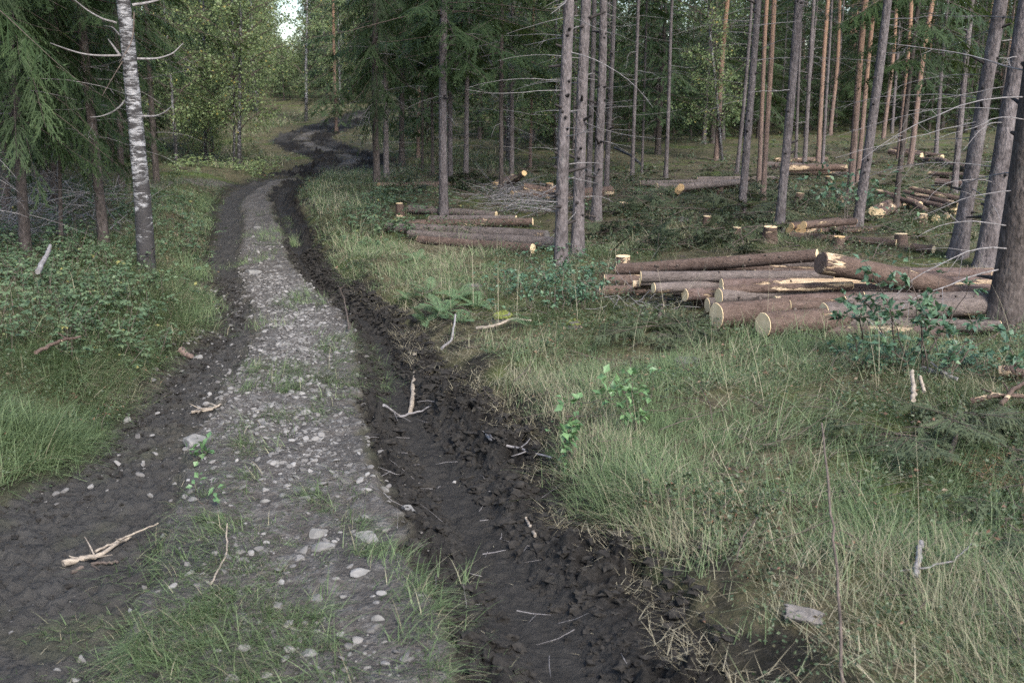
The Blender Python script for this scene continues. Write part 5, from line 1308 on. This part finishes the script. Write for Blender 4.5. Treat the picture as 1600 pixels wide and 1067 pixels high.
# bilberry and low herbs: small leaves close to the ground
def ground_cover(n, y0, y1, size, cond=None, k=7, hgt=0.1):
    y = np.sqrt(rng.uniform((y0 + 2) ** 2, (y1 + 2) ** 2, n)) - 2; x = rng.uniform(-1, 1, n) * (0.53 * y + 1.5)
    l, r, md, ll, lr, rl, rr, near = road(x, y)
    keep = (l + r + md < 0.2) & (fbm(x * 0.7, y * 0.7, 111, 3) > rng.uniform(-0.15, 0.25, n))
    if cond is not None: keep &= cond(x, y)
    x, y = x[keep], y[keep]; i = np.repeat(np.arange(len(x)), k); N2 = len(i)
    p = np.stack([x[i] + rng.normal(0, 0.05, N2), y[i] + rng.normal(0, 0.05, N2), 0 * i], 1)
    p[:, 2] = height(p[:, 0], p[:, 1], False) + hgt * rng.uniform(0.1, 1, N2)
    return p, N2
mb = MB()
for a in ((9000, 2.5, 9, 0.016, 8, 0.09), (12000, 9, 20, 0.028, 8, 0.14), (9000, 20, 50, 0.06, 6, 0.2)):
    p, N2 = ground_cover(a[0], a[1], a[2], a[3], k=a[4], hgt=a[5])
    leaves(mb, p, rand_dirs(N2, -0.2, 0.7), rand_dirs(N2, 0.3, 1), a[3] * rng.uniform(0.7, 1.4, N2), a[3] * rng.uniform(0.5, 0.9, N2), np.clip(rng.normal(0.45, 0.25, N2), 0, 0.94))
n = 5200; y = rng.uniform(3, 9, n); x = np.interp(y, EDG[3][:, 1], EDG[3][:, 0]) + rng.uniform(0.2, 4.5, n); k = fbm(x * 1.2, y * 1.2, 113, 2) > 0.05; x, y = x[k], y[k]
i = np.repeat(np.arange(len(x)), 4); N2 = len(i); p = np.stack([x[i] + rng.normal(0, 0.02, N2), y[i] + rng.normal(0, 0.02, N2), 0 * i], 1); p[:, 2] = height(p[:, 0], p[:, 1], False) + rng.uniform(0.02, 0.11, N2)
leaves(mb, p, rand_dirs(N2, -0.2, 0.5), rand_dirs(N2, 0.5, 1), 0.024 * rng.uniform(0.6, 1.4, N2), 0.017 * rng.uniform(0.6, 1.4, N2), np.clip(rng.normal(0.6, 0.2, N2), 0, 0.94))
tag(obj('ground_cover', mb.mesh('ground_cover', M_HEATH, False)), 'bilberry and small herbs covering the forest floor', 'ground cover', kind='stuff')

m = thicket([(770, 502), (785, 440), (860, 418), (945, 428), (955, 470), (900, 505)], 330, 0.26, 0.034, 7, dens_noise=0.35)
tag(obj('undergrowth', m.mesh('undergrowth', [M_SHRUB, M_BROWNTWIG], False)), 'dark leafy ground shrubs in front of the knotty clump', 'undergrowth', kind='stuff')
m = thicket([(1290, 580), (1330, 545), (1440, 540), (1600, 545), (1640, 600), (1500, 615), (1380, 605)], 420, 0.12, 0.026, 6, dens_noise=0.3)
tag(obj('undergrowth', m.mesh('undergrowth', [M_SHRUB, M_BROWNTWIG], False)), 'low dark leaves on the ground below the leafy shrubs at the log pile', 'undergrowth', kind='stuff')

def frond_mesh(ln):
    m = MB(); n = 26; s = np.linspace(0, 1, n)
    e = 1.15 - 1.35 * s; st = np.stack([np.cos(e), 0 * e, np.sin(e)], 1) * ln / (n - 1)
    p = np.vstack([np.zeros(3), np.cumsum(st[:-1], 0)])
    tube(m, p, 0.003 * (1 - 0.8 * s), 3, cap=False, tint=0.4)
    t = np.gradient(p, axis=0); t /= np.linalg.norm(t, axis=1)[:, None]
    for sgn in (-1, 1):
        for k in range(4, n):
            L1 = 0.36 * ln * math.sin(math.pi * (0.12 + 0.88 * (1 - s[k]))) ** 0.8 * (1.05 - s[k]) ** 0.5
            d = t[k] * 0.45 + np.array([0, sgn, 0]) * 0.9 - np.array([0, 0, 0.12]); d /= np.linalg.norm(d)
            q = 9; u = np.linspace(0.1, 1, q)[:, None]; b = p[k] + d * L1 * u
            d2 = np.repeat((t[k] * 0.9)[None], q, 0); w = (0.17 * L1 * (1.1 - u[:, 0]))
            for g2 in (-1, 1):
                leaves(m, b, d2 * g2 + d * 0.6, np.repeat(np.array([[0, 0, 1.0]]), q, 0) + rng.normal(0, 0.15, (q, 3)), w + 0.010, w * 0.36 + 0.004, np.clip(rng.normal(0.55, 0.15, q), 0, 1))
    return m.mesh('fern_frond', M_FERN, False)
FR = [frond_mesh(l) for l in (0.42, 0.5, 0.6)]
def fern(px, py, sc, n, label):
    b = gp(px, py); t = empty('fern', (b[0], b[1], hs(b[0], b[1]) - 0.01)); tag(t, label, 'fern', 'ferns of the verge')
    for k in range(n):
        a = k * 6.283 / n + rng.normal(0, 0.25)
        obj('frond', FR[k % 3], t, (0.02 * math.cos(a), 0.02 * math.sin(a), 0), (rng.normal(0, 0.15), rng.normal(0.1, 0.2), a), (0.45 * sc * rng.uniform(0.75, 1.1),) * 3)
fern(655, 408, 0.85, 9, 'bright fern below the thin half sunk log of the middle row')
fern(690, 492, 1.0, 11, 'wide pale fern left of the bright moss capped stump')
fern(640, 470, 0.8, 9, 'low fern at the grassy edge of the right rut')
fern(745, 482, 0.9, 10, 'fern right behind the bright moss capped stump')
fern(830, 510, 0.75, 8, 'yellowish fern between the two mossy stumps')
fern(575, 385, 0.9, 8, 'dark leaved fern at the left end of the middle log row')
fern(925, 355, 0.8, 6, 'small yellow green fern at the foot of the third knotty trunk')
fern(760, 420, 0.6, 6, 'small fern in the straw right of the middle row')
fern(670, 462, 0.8, 8, 'pale fern in the upper part of the fern patch at the rut edge')
fern(715, 470, 0.85, 9, 'pale fern in the middle of the fern patch')
fern(665, 505, 0.75, 8, 'low pale fern nearest the right rut')
fern(720, 505, 0.8, 8, 'pale fern touching the fallen broken branch')
fern(1000, 305, 1.2, 8, 'fern at the wood edge beyond the clump')

def shrub(name, px, py, stems, label, cat, material, lsize, per, seed_px=None, r=0.005, side=0.3, group=None):
    """a shrub: base pixel and traced stem tips (pixel x, pixel y, depth offset)"""
    b = gp(px, py); b[2] = hs(b[0], b[1]) - 0.02
    t = empty(name, b); tag(t, label, cat, group); fol = MB()
    for (sx, sy, tx_, ty_, dy) in stems:
        s0 = gp(sx, sy) - b; s1 = pt(tx_, ty_, b[1] + dy) - b
        n = 10; u = np.linspace(0, 1, n)[:, None]; p = s0 + (s1 - s0) * u; p[:, 2] += 0.10 * np.sin(u[:, 0] * 3.14) * np.linalg.norm(s1 - s0)
        p[1:-1] += np.cumsum(rng.normal(0, 0.012, (n - 2, 3)), 0)
        m = MB(); tube(m, p, r * (1 - 0.75 * u[:, 0]), 5)
        Ls = np.linalg.norm(s1 - s0); k = max(4, int(Ls * 11))
        v = rng.uniform(0.25, 1, k); q = np.stack([np.interp(v, u[:, 0], p[:, c]) for c in range(3)], 1)
        d = rand_dirs(k, -0.1, 0.7); tl = side * Ls * rng.uniform(0.3, 1.0, k) * (1.15 - 0.7 * v)
        straight_tubes(m, q, q + d * tl[:, None], np.full(k, r * 0.4), np.full(k, r * 0.15))
        obj('stem', m.mesh('shrub_stem', M_BROWNTWIG), t)
        kk = per; w = rng.uniform(0.25, 1.08, (k, kk, 1)); lp = (q[:, None] + d[:, None] * tl[:, None, None] * w).reshape(-1, 3)
        lp = np.vstack([lp, p[-1] + rng.normal(0, 0.02, (3, 3))]); nn = len(lp)
        ld = np.repeat(d, kk, 0) if True else 0
        ld = np.vstack([ld, rand_dirs(3, 0, 1)]) + rng.normal(0, 0.7, (nn, 3)); ld[:, 2] -= 0.15
        leaves(fol, lp, ld, np.array([[0, 0, 1.0]]) + rng.normal(0, 0.4, (nn, 3)), lsize * rng.uniform(0.6, 1.25, nn), lsize * 0.6 * rng.uniform(0.8, 1.2, nn), np.clip(rng.normal(0.5, 0.25, nn), 0, 1))
    obj('foliage', fol.mesh('shrub_foliage', material, False), t)
shrub('leafy_shrub', 1430, 590, [(1400, 560, 1345, 400, 0.1), (1440, 585, 1400, 410, 0), (1430, 575, 1470, 420, 0.1), (1380, 545, 1318, 462, -0.1), (1450, 590, 1440, 470, -0.2), (1350, 540, 1310, 500, 0), (1420, 580, 1385, 470, -0.1), (1440, 580, 1515, 445, 0.0), (1420, 585, 1380, 540, -0.2)], 'large loose shrub with dark bluish leaves in front of the log pile', 'shrub', M_SHRUB, 0.056, 7, r=0.006)
shrub('leafy_shrub', 1480, 598, [(1478, 600, 1450, 500, 0), (1482, 600, 1530, 495, 0), (1480, 598, 1500, 540, -0.1), (1484, 600, 1570, 520, 0.05), (1480, 600, 1480, 520, 0)], 'small shrub with bluish leaves just left of the foot of the biggest trunk', 'shrub', M_SHRUB, 0.055, 7)
shrub('leafy_shrub', 1345, 575, [(1345, 575, 1300, 540, 0), (1350, 575, 1370, 545, 0), (1340, 575, 1330, 530, -0.1), (1350, 576, 1395, 560, -0.1), (1345, 576, 1345, 560, -0.15)], 'low dark bush under the front top log of the pile', 'shrub', M_SHRUB, 0.04, 5)
shrub('leafy_shrub', 1590, 600, [(1590, 600, 1560, 540, 0), (1595, 600, 1610, 520, 0), (1590, 600, 1590, 560, -0.1)], 'shrub twig with round leaves at the right edge by the biggest trunk', 'shrub', M_SHRUB, 0.05, 5)
shrub('leafy_shrub', 1370, 330, [(1318, 372, 1325, 330, 0), (1322, 372, 1312, 345, 0)], 'thin leafy sprout before the broad stump at the leaning brown spruce', 'shrub', M_SHRUB, 0.09, 4)
shrub('bilberry_bush', 860, 485, [(830, 490, 800, 425, 0), (850, 490, 835, 420, 0.1), (870, 490, 865, 435, 0), (890, 485, 900, 430, 0.1), (910, 480, 925, 425, 0.1), (860, 492, 850, 455, -0.15), (890, 490, 905, 455, -0.1), (920, 478, 945, 440, 0.1), (880, 490, 880, 410, 0.2), (840, 495, 815, 465, -0.1), (905, 490, 930, 465, -0.1)], 'dense dark bush in front of the nearest knotty trunks', 'bush', M_SHRUB, 0.04, 9, r=0.004)
shrub('leafy_shrub', 895, 395, [(893, 395, 890, 280, -0.2), (896, 396, 905, 300, -0.2), (893, 395, 882, 330, -0.2)], 'slender leafy sprout climbing in front of the knotty trunks', 'shrub', M_SHRUB, 0.06, 3)
shrub('sapling', 890, 735, [(888, 735, 880, 628, 0.02), (892, 735, 905, 640, 0), (890, 735, 870, 660, 0), (890, 735, 892, 690, -0.02)], 'bright young sapling with pointed leaves at the edge of the right rut', 'sapling', M_SAPLING, 0.052, 4, r=0.003, side=0.22, group='saplings')
shrub('sapling', 992, 680, [(990, 680, 945, 582, 0), (994, 680, 985, 578, 0.05), (996, 680, 1018, 578, 0.05), (992, 680, 985, 630, -0.05), (994, 680, 1005, 610, 0), (991, 680, 965, 600, 0)], 'fresh green sapling spreading in the grass right of the rut sapling', 'sapling', M_SAPLING, 0.052, 4, r=0.003, side=0.25, group='saplings')
shrub('sapling', 312, 722, [(312, 722, 300, 700, 0), (312, 722, 325, 692, 0), (312, 722, 312, 706, 0)], 'tiny sprout with big bright leaves in the left rut', 'sapling', M_SAPLING, 0.05, 1, r=0.002, side=0.3, group='saplings')
shrub('sapling', 322, 790, [(322, 790, 318, 748, 0), (322, 790, 330, 760, 0)], 'small sprout rising from the grass tuft of the stony strip', 'sapling', M_SAPLING, 0.04, 1, r=0.002, side=0.25, group='saplings')
shrub('heath_bush', 1040, 800, [(1020 + 12 * k, 800 + (k % 3) * 8, 1000 + 22 * k + (k % 2) * 8, 742 + 9 * (k % 3), 0.03 * (k % 3)) for k in range(6)], 'dark reddish heath bush on the torn bank edge of the right rut', 'heath bush', M_HEATH, 0.017, 14, r=0.002, group='heath bushes')
shrub('heath_bush', 1150, 830, [(1110 + 16 * k, 832 + (k % 3) * 6, 1095 + 24 * k, 790 + 8 * (k % 3), 0.03 * (k % 2)) for k in range(6)], 'dark green heath bush in the grass right of the reddish one', 'heath bush', M_HEATH, 0.016, 14, r=0.002, group='heath bushes')
shrub('heath_bush', 1190, 900, [(1170 + 14 * k, 905, 1160 + 18 * k, 868 + 6 * (k % 2), 0) for k in range(4)], 'small dark heath tuft below the dark green one', 'heath bush', M_HEATH, 0.015, 12, r=0.002, group='heath bushes')
shrub('heath_bush', 120, 665, [(70 + 25 * k, 680, 60 + 30 * k, 640 + 6 * (k % 2), 0) for k in range(5)], 'low dark bilberry tuft on the left bank', 'heath bush', M_HEATH, 0.02, 14, r=0.002, group='heath bushes')

# ------------------------------------------------------------------ slash: cut boughs, dead twigs
BOUGH = []
for _ in range(5):
    m = MB(); k = 7; Lb = rng.uniform(0.8, 1.2); xx = np.concatenate([[0], rng.uniform(0.1, 0.75, k - 1) * Lb]); lb = np.concatenate([[Lb], (Lb - xx[1:]) * rng.uniform(0.4, 0.75, k - 1)])
    spruce_sprays(m, np.stack([xx, 0 * xx, 0.05 * np.sin(xx * 2)], 1), np.concatenate([[0], rng.choice([-1, 1], k - 1) * rng.uniform(0.3, 1.0, k - 1)]), lb, rng.uniform(0.0, 0.35, k), rng.uniform(0.15, 0.5, k), step=0.035, tl=0.055, tw=0.014, tlstep=0.014, hang=0.25, wood=0.008, dry=float(rng.uniform(0.0, 0.1)))
    BOUGH.append(m.mesh('spruce_bough', [M_SLASH, M_BROWNTWIG]))
def heap(px, py, rx, ry, n, top, label, sc=1.0, group=None):
    for k in range(n):
        a = rng.uniform(0, 6.28); f = math.sqrt(rng.uniform(0, 1))
        p = gp(px + rx * f * math.cos(a), py + ry * f * math.sin(a))
        o = obj('spruce_bough', BOUGH[int(rng.integers(5))], None, (p[0], p[1], hs(p[0], p[1]) + 0.03 + top * (1 - f) * rng.uniform(0.2, 1)), (rng.normal(0, 0.35), rng.normal(0.05, 0.15), rng.uniform(0, 6.28)), (sc * rng.uniform(0.55, 1.0),) * 3)
        tag(o, label, 'spruce bough', group or 'boughs: ' + label)
heap(1475, 692, 100, 20, 22, 0.2, 'cut dark green spruce bough in the near heap below the leafy shrub', 0.52, 'boughs of the near right heap')
heap(1575, 690, 50, 45, 9, 0.25, 'cut dark green spruce bough at the right edge above the brown needle patch', 0.55, 'boughs at the right edge')
heap(1580, 815, 40, 25, 7, 0.08, 'cut spruce bough at the right edge below the brown needle patch', 0.5, 'boughs below the needle patch')
heap(1050, 520, 55, 16, 12, 0.12, 'cut green spruce bough in the heap before the left end of the long pile', 0.55, 'boughs before the long pile')
heap(1010, 375, 70, 18, 14, 0.2, 'cut spruce bough on the green heap behind the left tip of the long pile', 1.0, 'boughs behind the long pile')
heap(1125, 382, 55, 16, 14, 0.3, 'cut spruce bough on the heap left of the reddish flared stump', 1.0, 'boughs by the flared stump')
heap(1170, 340, 50, 12, 12, 0.3, 'cut spruce bough between the leaning grey spruce and the trunk left of the pine pair', 1.0, 'boughs by the pine pair')
heap(1270, 325, 55, 12, 12, 0.3, 'cut spruce bough on the heap above the round log ends', 1.0, 'boughs above the round ends')
heap(960, 330, 50, 12, 9, 0.25, 'cut spruce bough just right of the knotty clump', 1.0, 'boughs right of the clump')
heap(700, 292, 60, 10, 12, 0.35, 'cut spruce bough on the heap behind the straight grey trunk', 1.1, 'boughs behind the straight trunk')
heap(1460, 350, 90, 12, 12, 0.2, 'cut spruce bough in front of the right hand log heap', 1.0, 'boughs before the right heap')
heap(400, 581, 20, 5, 3, 0.01, 'small withered spruce spray on the stones beside the left rut', 0.22, 'sprays on the stony strip')

m = MB()
q = scatter([(560, 300), (700, 262), (960, 262), (1300, 235), (1640, 225), (1640, 420), (1300, 400), (960, 420), (860, 400), (880, 345), (700, 345)], 430)
n = len(q); z = height(q[:, 0], q[:, 1], False)
q_ok = far_dist(q[:, 0], q[:, 1]) > 3
q, z = q[q_ok], z[q_ok]; n = len(q)
spruce_sprays(m, np.stack([q[:, 0], q[:, 1], z + rng.uniform(0.0, 0.1, n)], 1), rng.uniform(0, 6.28, n), rng.uniform(0.4, 1.0, n), rng.normal(0.05, 0.1, n), rng.uniform(0.05, 0.25, n), step=0.055, tl=0.09, tw=0.028, tlstep=0.035, hang=0.1, dry=0.15)
tag(obj('brushwood', m.mesh('brushwood', [M_SLASH, M_BROWNTWIG])), 'green and brown felling slash spread over the clearing floor', 'brushwood', kind='stuff')

def twig_litter(poly, n, ln, r, z=0.06, flat=0.25):
    mb = MB(); q = scatter(poly, n); b = np.stack([q[:, 0], q[:, 1], height(q[:, 0], q[:, 1], False) + rng.uniform(0.005, z, n)], 1)
    a = rng.uniform(0, 6.28, n); d = np.stack([np.cos(a), np.sin(a), rng.normal(0, flat, n)], 1); L0 = ln * rng.uniform(0.3, 1.2, n) ** 1.5
    mid = b + d * (L0 * 0.5)[:, None]; d2 = d + rng.normal(0, 0.3, (n, 3)); rr = r * rng.uniform(0.5, 1.3, n)
    straight_tubes(mb, b, mid, rr, rr * 0.8); straight_tubes(mb, mid, mid + d2 * (L0 * 0.5)[:, None], rr * 0.8, rr * 0.35)
    return mb
def stuff_twigs(mb, label, mtl): tag(obj('twig_litter', mb.mesh('twig_litter', mtl)), label, 'twig litter', kind='stuff')
stuff_twigs(twig_litter([(745, 322), (800, 305), (870, 312), (875, 350), (800, 352)], 420, 0.6, 0.005, 0.14, 0.12), 'grey tangle of dead twigs left of the knotty clump', M_TWIG)
stuff_twigs(twig_litter([(930, 470), (1010, 455), (1090, 470), (1110, 500), (1010, 512), (940, 500)], 150, 0.3, 0.0035, 0.08, 0.35), 'dry grey twigs at the left end of the long pile', M_TWIG)
stuff_twigs(twig_litter([(560, 300), (700, 262), (1640, 225), (1640, 420), (960, 420), (700, 345)], 1500, 0.55, 0.007, 0.08), 'brown broken twigs all over the clearing floor', M_BROWNTWIG)
stuff_twigs(twig_litter([(-200, 400), (0, 335), (180, 325), (200, 360), (180, 400), (0, 420)], 420, 0.7, 0.005, 0.22, 0.5), 'dead grey twigs between the shaded trunks on the left', M_TWIG)
stuff_twigs(twig_litter([(620, 420), (860, 420), (1060, 520), (1640, 560), (1640, 1067), (1200, 1067), (950, 800), (760, 600)], 420, 0.28, 0.003, 0.08), 'small twigs lying in the grass of the right verge', M_BROWNTWIG)
stuff_twigs(twig_litter([(560, 560), (700, 600), (900, 800), (1090, 1060), (760, 1060), (640, 850), (560, 680)], 70, 0.13, 0.002, 0.02), 'small broken twigs pressed into the mud of the right rut', M_TWIG)
m = twig_litter([(1470, 745), (1560, 735), (1640, 740), (1640, 800), (1540, 790)], 1500, 0.07, 0.0016, 0.03)
tag(obj('litter', m.mesh('litter', simple('brown_needles', [(0.3, (0.11, 0.06, 0.035)), (0.7, (0.25, 0.15, 0.09))], 30))), 'patch of reddish brown needles and chips at the right edge', 'needle litter', kind='stuff')

# ------------------------------------------------------------------ single sticks and wood pieces
def stick(name, pts, w0, w1, label, material, cat='stick', side=0, up=0.015):
    P = []
    for x, y, *h in pts:
        g_ = gp(x, y); g_[2] = hs(g_[0], g_[1]) + up + (h[0] if h else 0); P.append(g_)
    P = np.array(P); dist = np.linalg.norm(P[0] - np.array([0, 0, CAMH])); o = P[0].copy(); P = P - o
    k = 16; tt = np.linspace(0, len(P) - 1, k); P = np.stack([np.interp(tt, np.arange(len(P)), P[:, c]) for c in range(3)], 1)
    P[1:-1] += rng.normal(0, 0.0025, (k - 2, 3)); m = MB()
    tube(m, P, 0.5 * np.linspace(w0, w1, k) * dist / FPX, 8)
    for _ in range(side):
        j = int(rng.integers(3, k - 1)); d = rand_dirs(1, 0.0, 0.4)[0]; L0 = rng.uniform(0.05, 0.16)
        tube(m, np.array([P[j], P[j] + d * L0 * 0.5, P[j] + d * L0 + rng.normal(0, 0.01, 3)]), np.array([w1, w1 * 0.7, w1 * 0.3]) * 0.4 * dist / FPX, 5)
    return tag(obj(name, m.mesh(name, material), None, o), label, cat)
stick('stick', [(648, 562), (649, 590), (645, 620), (641, 640)], 9, 6, 'pale barked birch stick lying lengthwise in the right rut', M_STRAWTWIG)
stick('stick', [(600, 660), (625, 645), (660, 642), (690, 643)], 5, 2, 'thin bent twig across the lower end of the birch stick', M_TWIG, side=2)
stick('branch', [(755, 692, .02), (765, 718, .05), (800, 725, .04), (862, 727, .02)], 6, 3, 'curved grey branch hooked over the edge of the right rut', M_TWIG, 'branch', side=5)
stick('stick', [(100, 893), (130, 885), (160, 876), (205, 845)], 11, 4, 'splintered pale stick lying in the left rut', M_STRAWTWIG, side=4)
stick('stick', [(112, 900), (150, 882), (185, 882)], 6, 4, 'thin brown stick crossed under the splintered pale one', M_BROWNTWIG, side=1)
stick('stick', [(150, 872), (195, 850), (248, 826)], 4, 2, 'long thin twig leading on from the splintered stick', M_STRAWTWIG)
stick('stick', [(1437, 866), (1433, 892), (1427, 921)], 8, 8, 'short grey stick lying in the near grass at the right', M_TWIG, up=0.05)
stick('branch', [(1405, 910, .03), (1440, 908, .04), (1490, 895, .03), (1514, 875, .05)], 3, 2, 'thin curved twig in the grass beside the short grey stick', M_TWIG, 'branch')
stick('stick', [(1424, 660, .12), (1420, 635, .2)], 7, 6, 'white peeled stick poking out of the near brush heap', M_STRAWTWIG, up=0.0)
stick('stick', [(1440, 645, .12), (1433, 632, .16)], 5, 5, 'second smaller white stick beside the peeled one', M_STRAWTWIG, up=0.0)
stick('branch', [(1440, 588, .03), (1465, 597, .04), (1495, 604, .03)], 10, 6, 'grey dead branch on the moss below the leafy shrub', M_TWIG, 'branch', side=3)
stick('branch', [(1515, 648, .06), (1550, 645, .08), (1610, 640, .06)], 9, 6, 'reddish dead branch at the right edge above the needle patch', M_LOGB, 'branch', side=3)
stick('branch', [(1560, 655, .06), (1580, 640, .1), (1610, 622, .1)], 8, 5, 'second reddish branch crossing at the right edge', M_LOGB, 'branch', side=1)
stick('splinter', [(1560, 592, .03), (1585, 596, .05), (1620, 600, .05)], 16, 20, 'pale freshly split wood piece at the right edge', M_LOGS, 'wood piece')
stick('stick', [(1480, 735, .02), (1490, 715, .1), (1500, 700, .14)], 8, 5, 'dark stick leaning on the near brush heap', M_BROWNTWIG)
stick('stem', [(1318, 1080, .0), (1300, 985, .22), (1285, 930, .36), (1268, 862, .52)], 5, 3, 'bare dark plant stem rising from the near grass', M_BROWNTWIG, 'plant stem', up=0)
stick('stick', [(690, 548), (706, 535), (712, 515, .1)], 5, 3, 'grey twig standing up from the grass beside the right rut', M_TWIG)
stick('branch', [(745, 520, .02), (770, 521, .04), (800, 512, .05), (830, 508, .02)], 6, 3, 'pale broken branch in the grass before the mossy stump', M_STRAWTWIG, 'branch', side=2)
stick('branch', [(1310, 450, .2), (1300, 480, .15), (1385, 540, .03)], 3, 2, 'grey dead twig hanging over the front logs of the pile', M_TWIG, 'branch', side=5)
stick('stick', [(1040, 478, .04), (1028, 505, .02)], 5, 5, 'dark stick upright before the dull brown logs', M_BROWNTWIG)
stick('stick', [(1036, 468, .1), (1044, 460, .14)], 5, 4, 'white splinter among the dry twigs of the pile', M_STRAWTWIG)
stick('branch', [(60, 585, .12), (95, 572, .14), (130, 568, .16)], 6, 4, 'reddish fallen branch over the left grass bank', M_LOGB, 'branch', side=1)
stick('branch', [(65, 480, .25), (80, 462, .3), (86, 452, .34)], 8, 5, 'grey broken branch sticking out of the raspberry thicket', M_TWIG, 'branch')
stick('branch', [(545, 520, .02), (540, 500, .12), (532, 490, .2)], 3, 1, 'dry brush twig at the left edge of the right rut', M_BROWNTWIG, 'branch', side=8)
stick('root', [(300, 650), (330, 648), (345, 635)], 5, 3, 'forked root piece on the stones beside the left rut', M_STRAWTWIG, 'root', side=4)
stick('bark_piece', [(283, 556, .03), (292, 562, .02), (300, 566, .01)], 12, 7, 'orange bark piece at the foot of the left bank', M_PINE, 'bark piece')
stick('stick', [(822, 820), (828, 835), (836, 850)], 4, 5, 'short pale stick on the churned mud', M_STRAWTWIG)
stick('stick', [(330, 918), (355, 870), (357, 845, .05)], 3, 2, 'straw coloured twig standing in the near strip grass', M_STRAWTWIG)
b_ = gp(1255, 975); m = MB(); v, f = stone_v(4, 3)
v = np.clip(v * np.array([1.4, 1.4, 1.4]), -1, 1); v = v * np.array([0.06, 0.028, 0.010]); v[:, 2] += 0.006 * vnoise(v[:, 0] * 30, v[:, 1] * 60, 3); v[:, 0] += 0.012 * vnoise(v[:, 1] * 90, v[:, 0] * 3, 8)
m.add(v, f); tag(obj('wood_piece', m.mesh('wood_piece', M_ROT, False), None, (b_[0], b_[1], hs(b_[0], b_[1]) + 0.035), (0.5, 0.1, -0.2)), 'weathered grey wood slab in the near grass', 'wood piece')
stick('branch', [(960, 250, .3), (985, 262, .25), (1005, 268, .1)], 4, 3, 'white fallen birch branch at the wood edge right of the clump', M_BIRCH, 'branch')
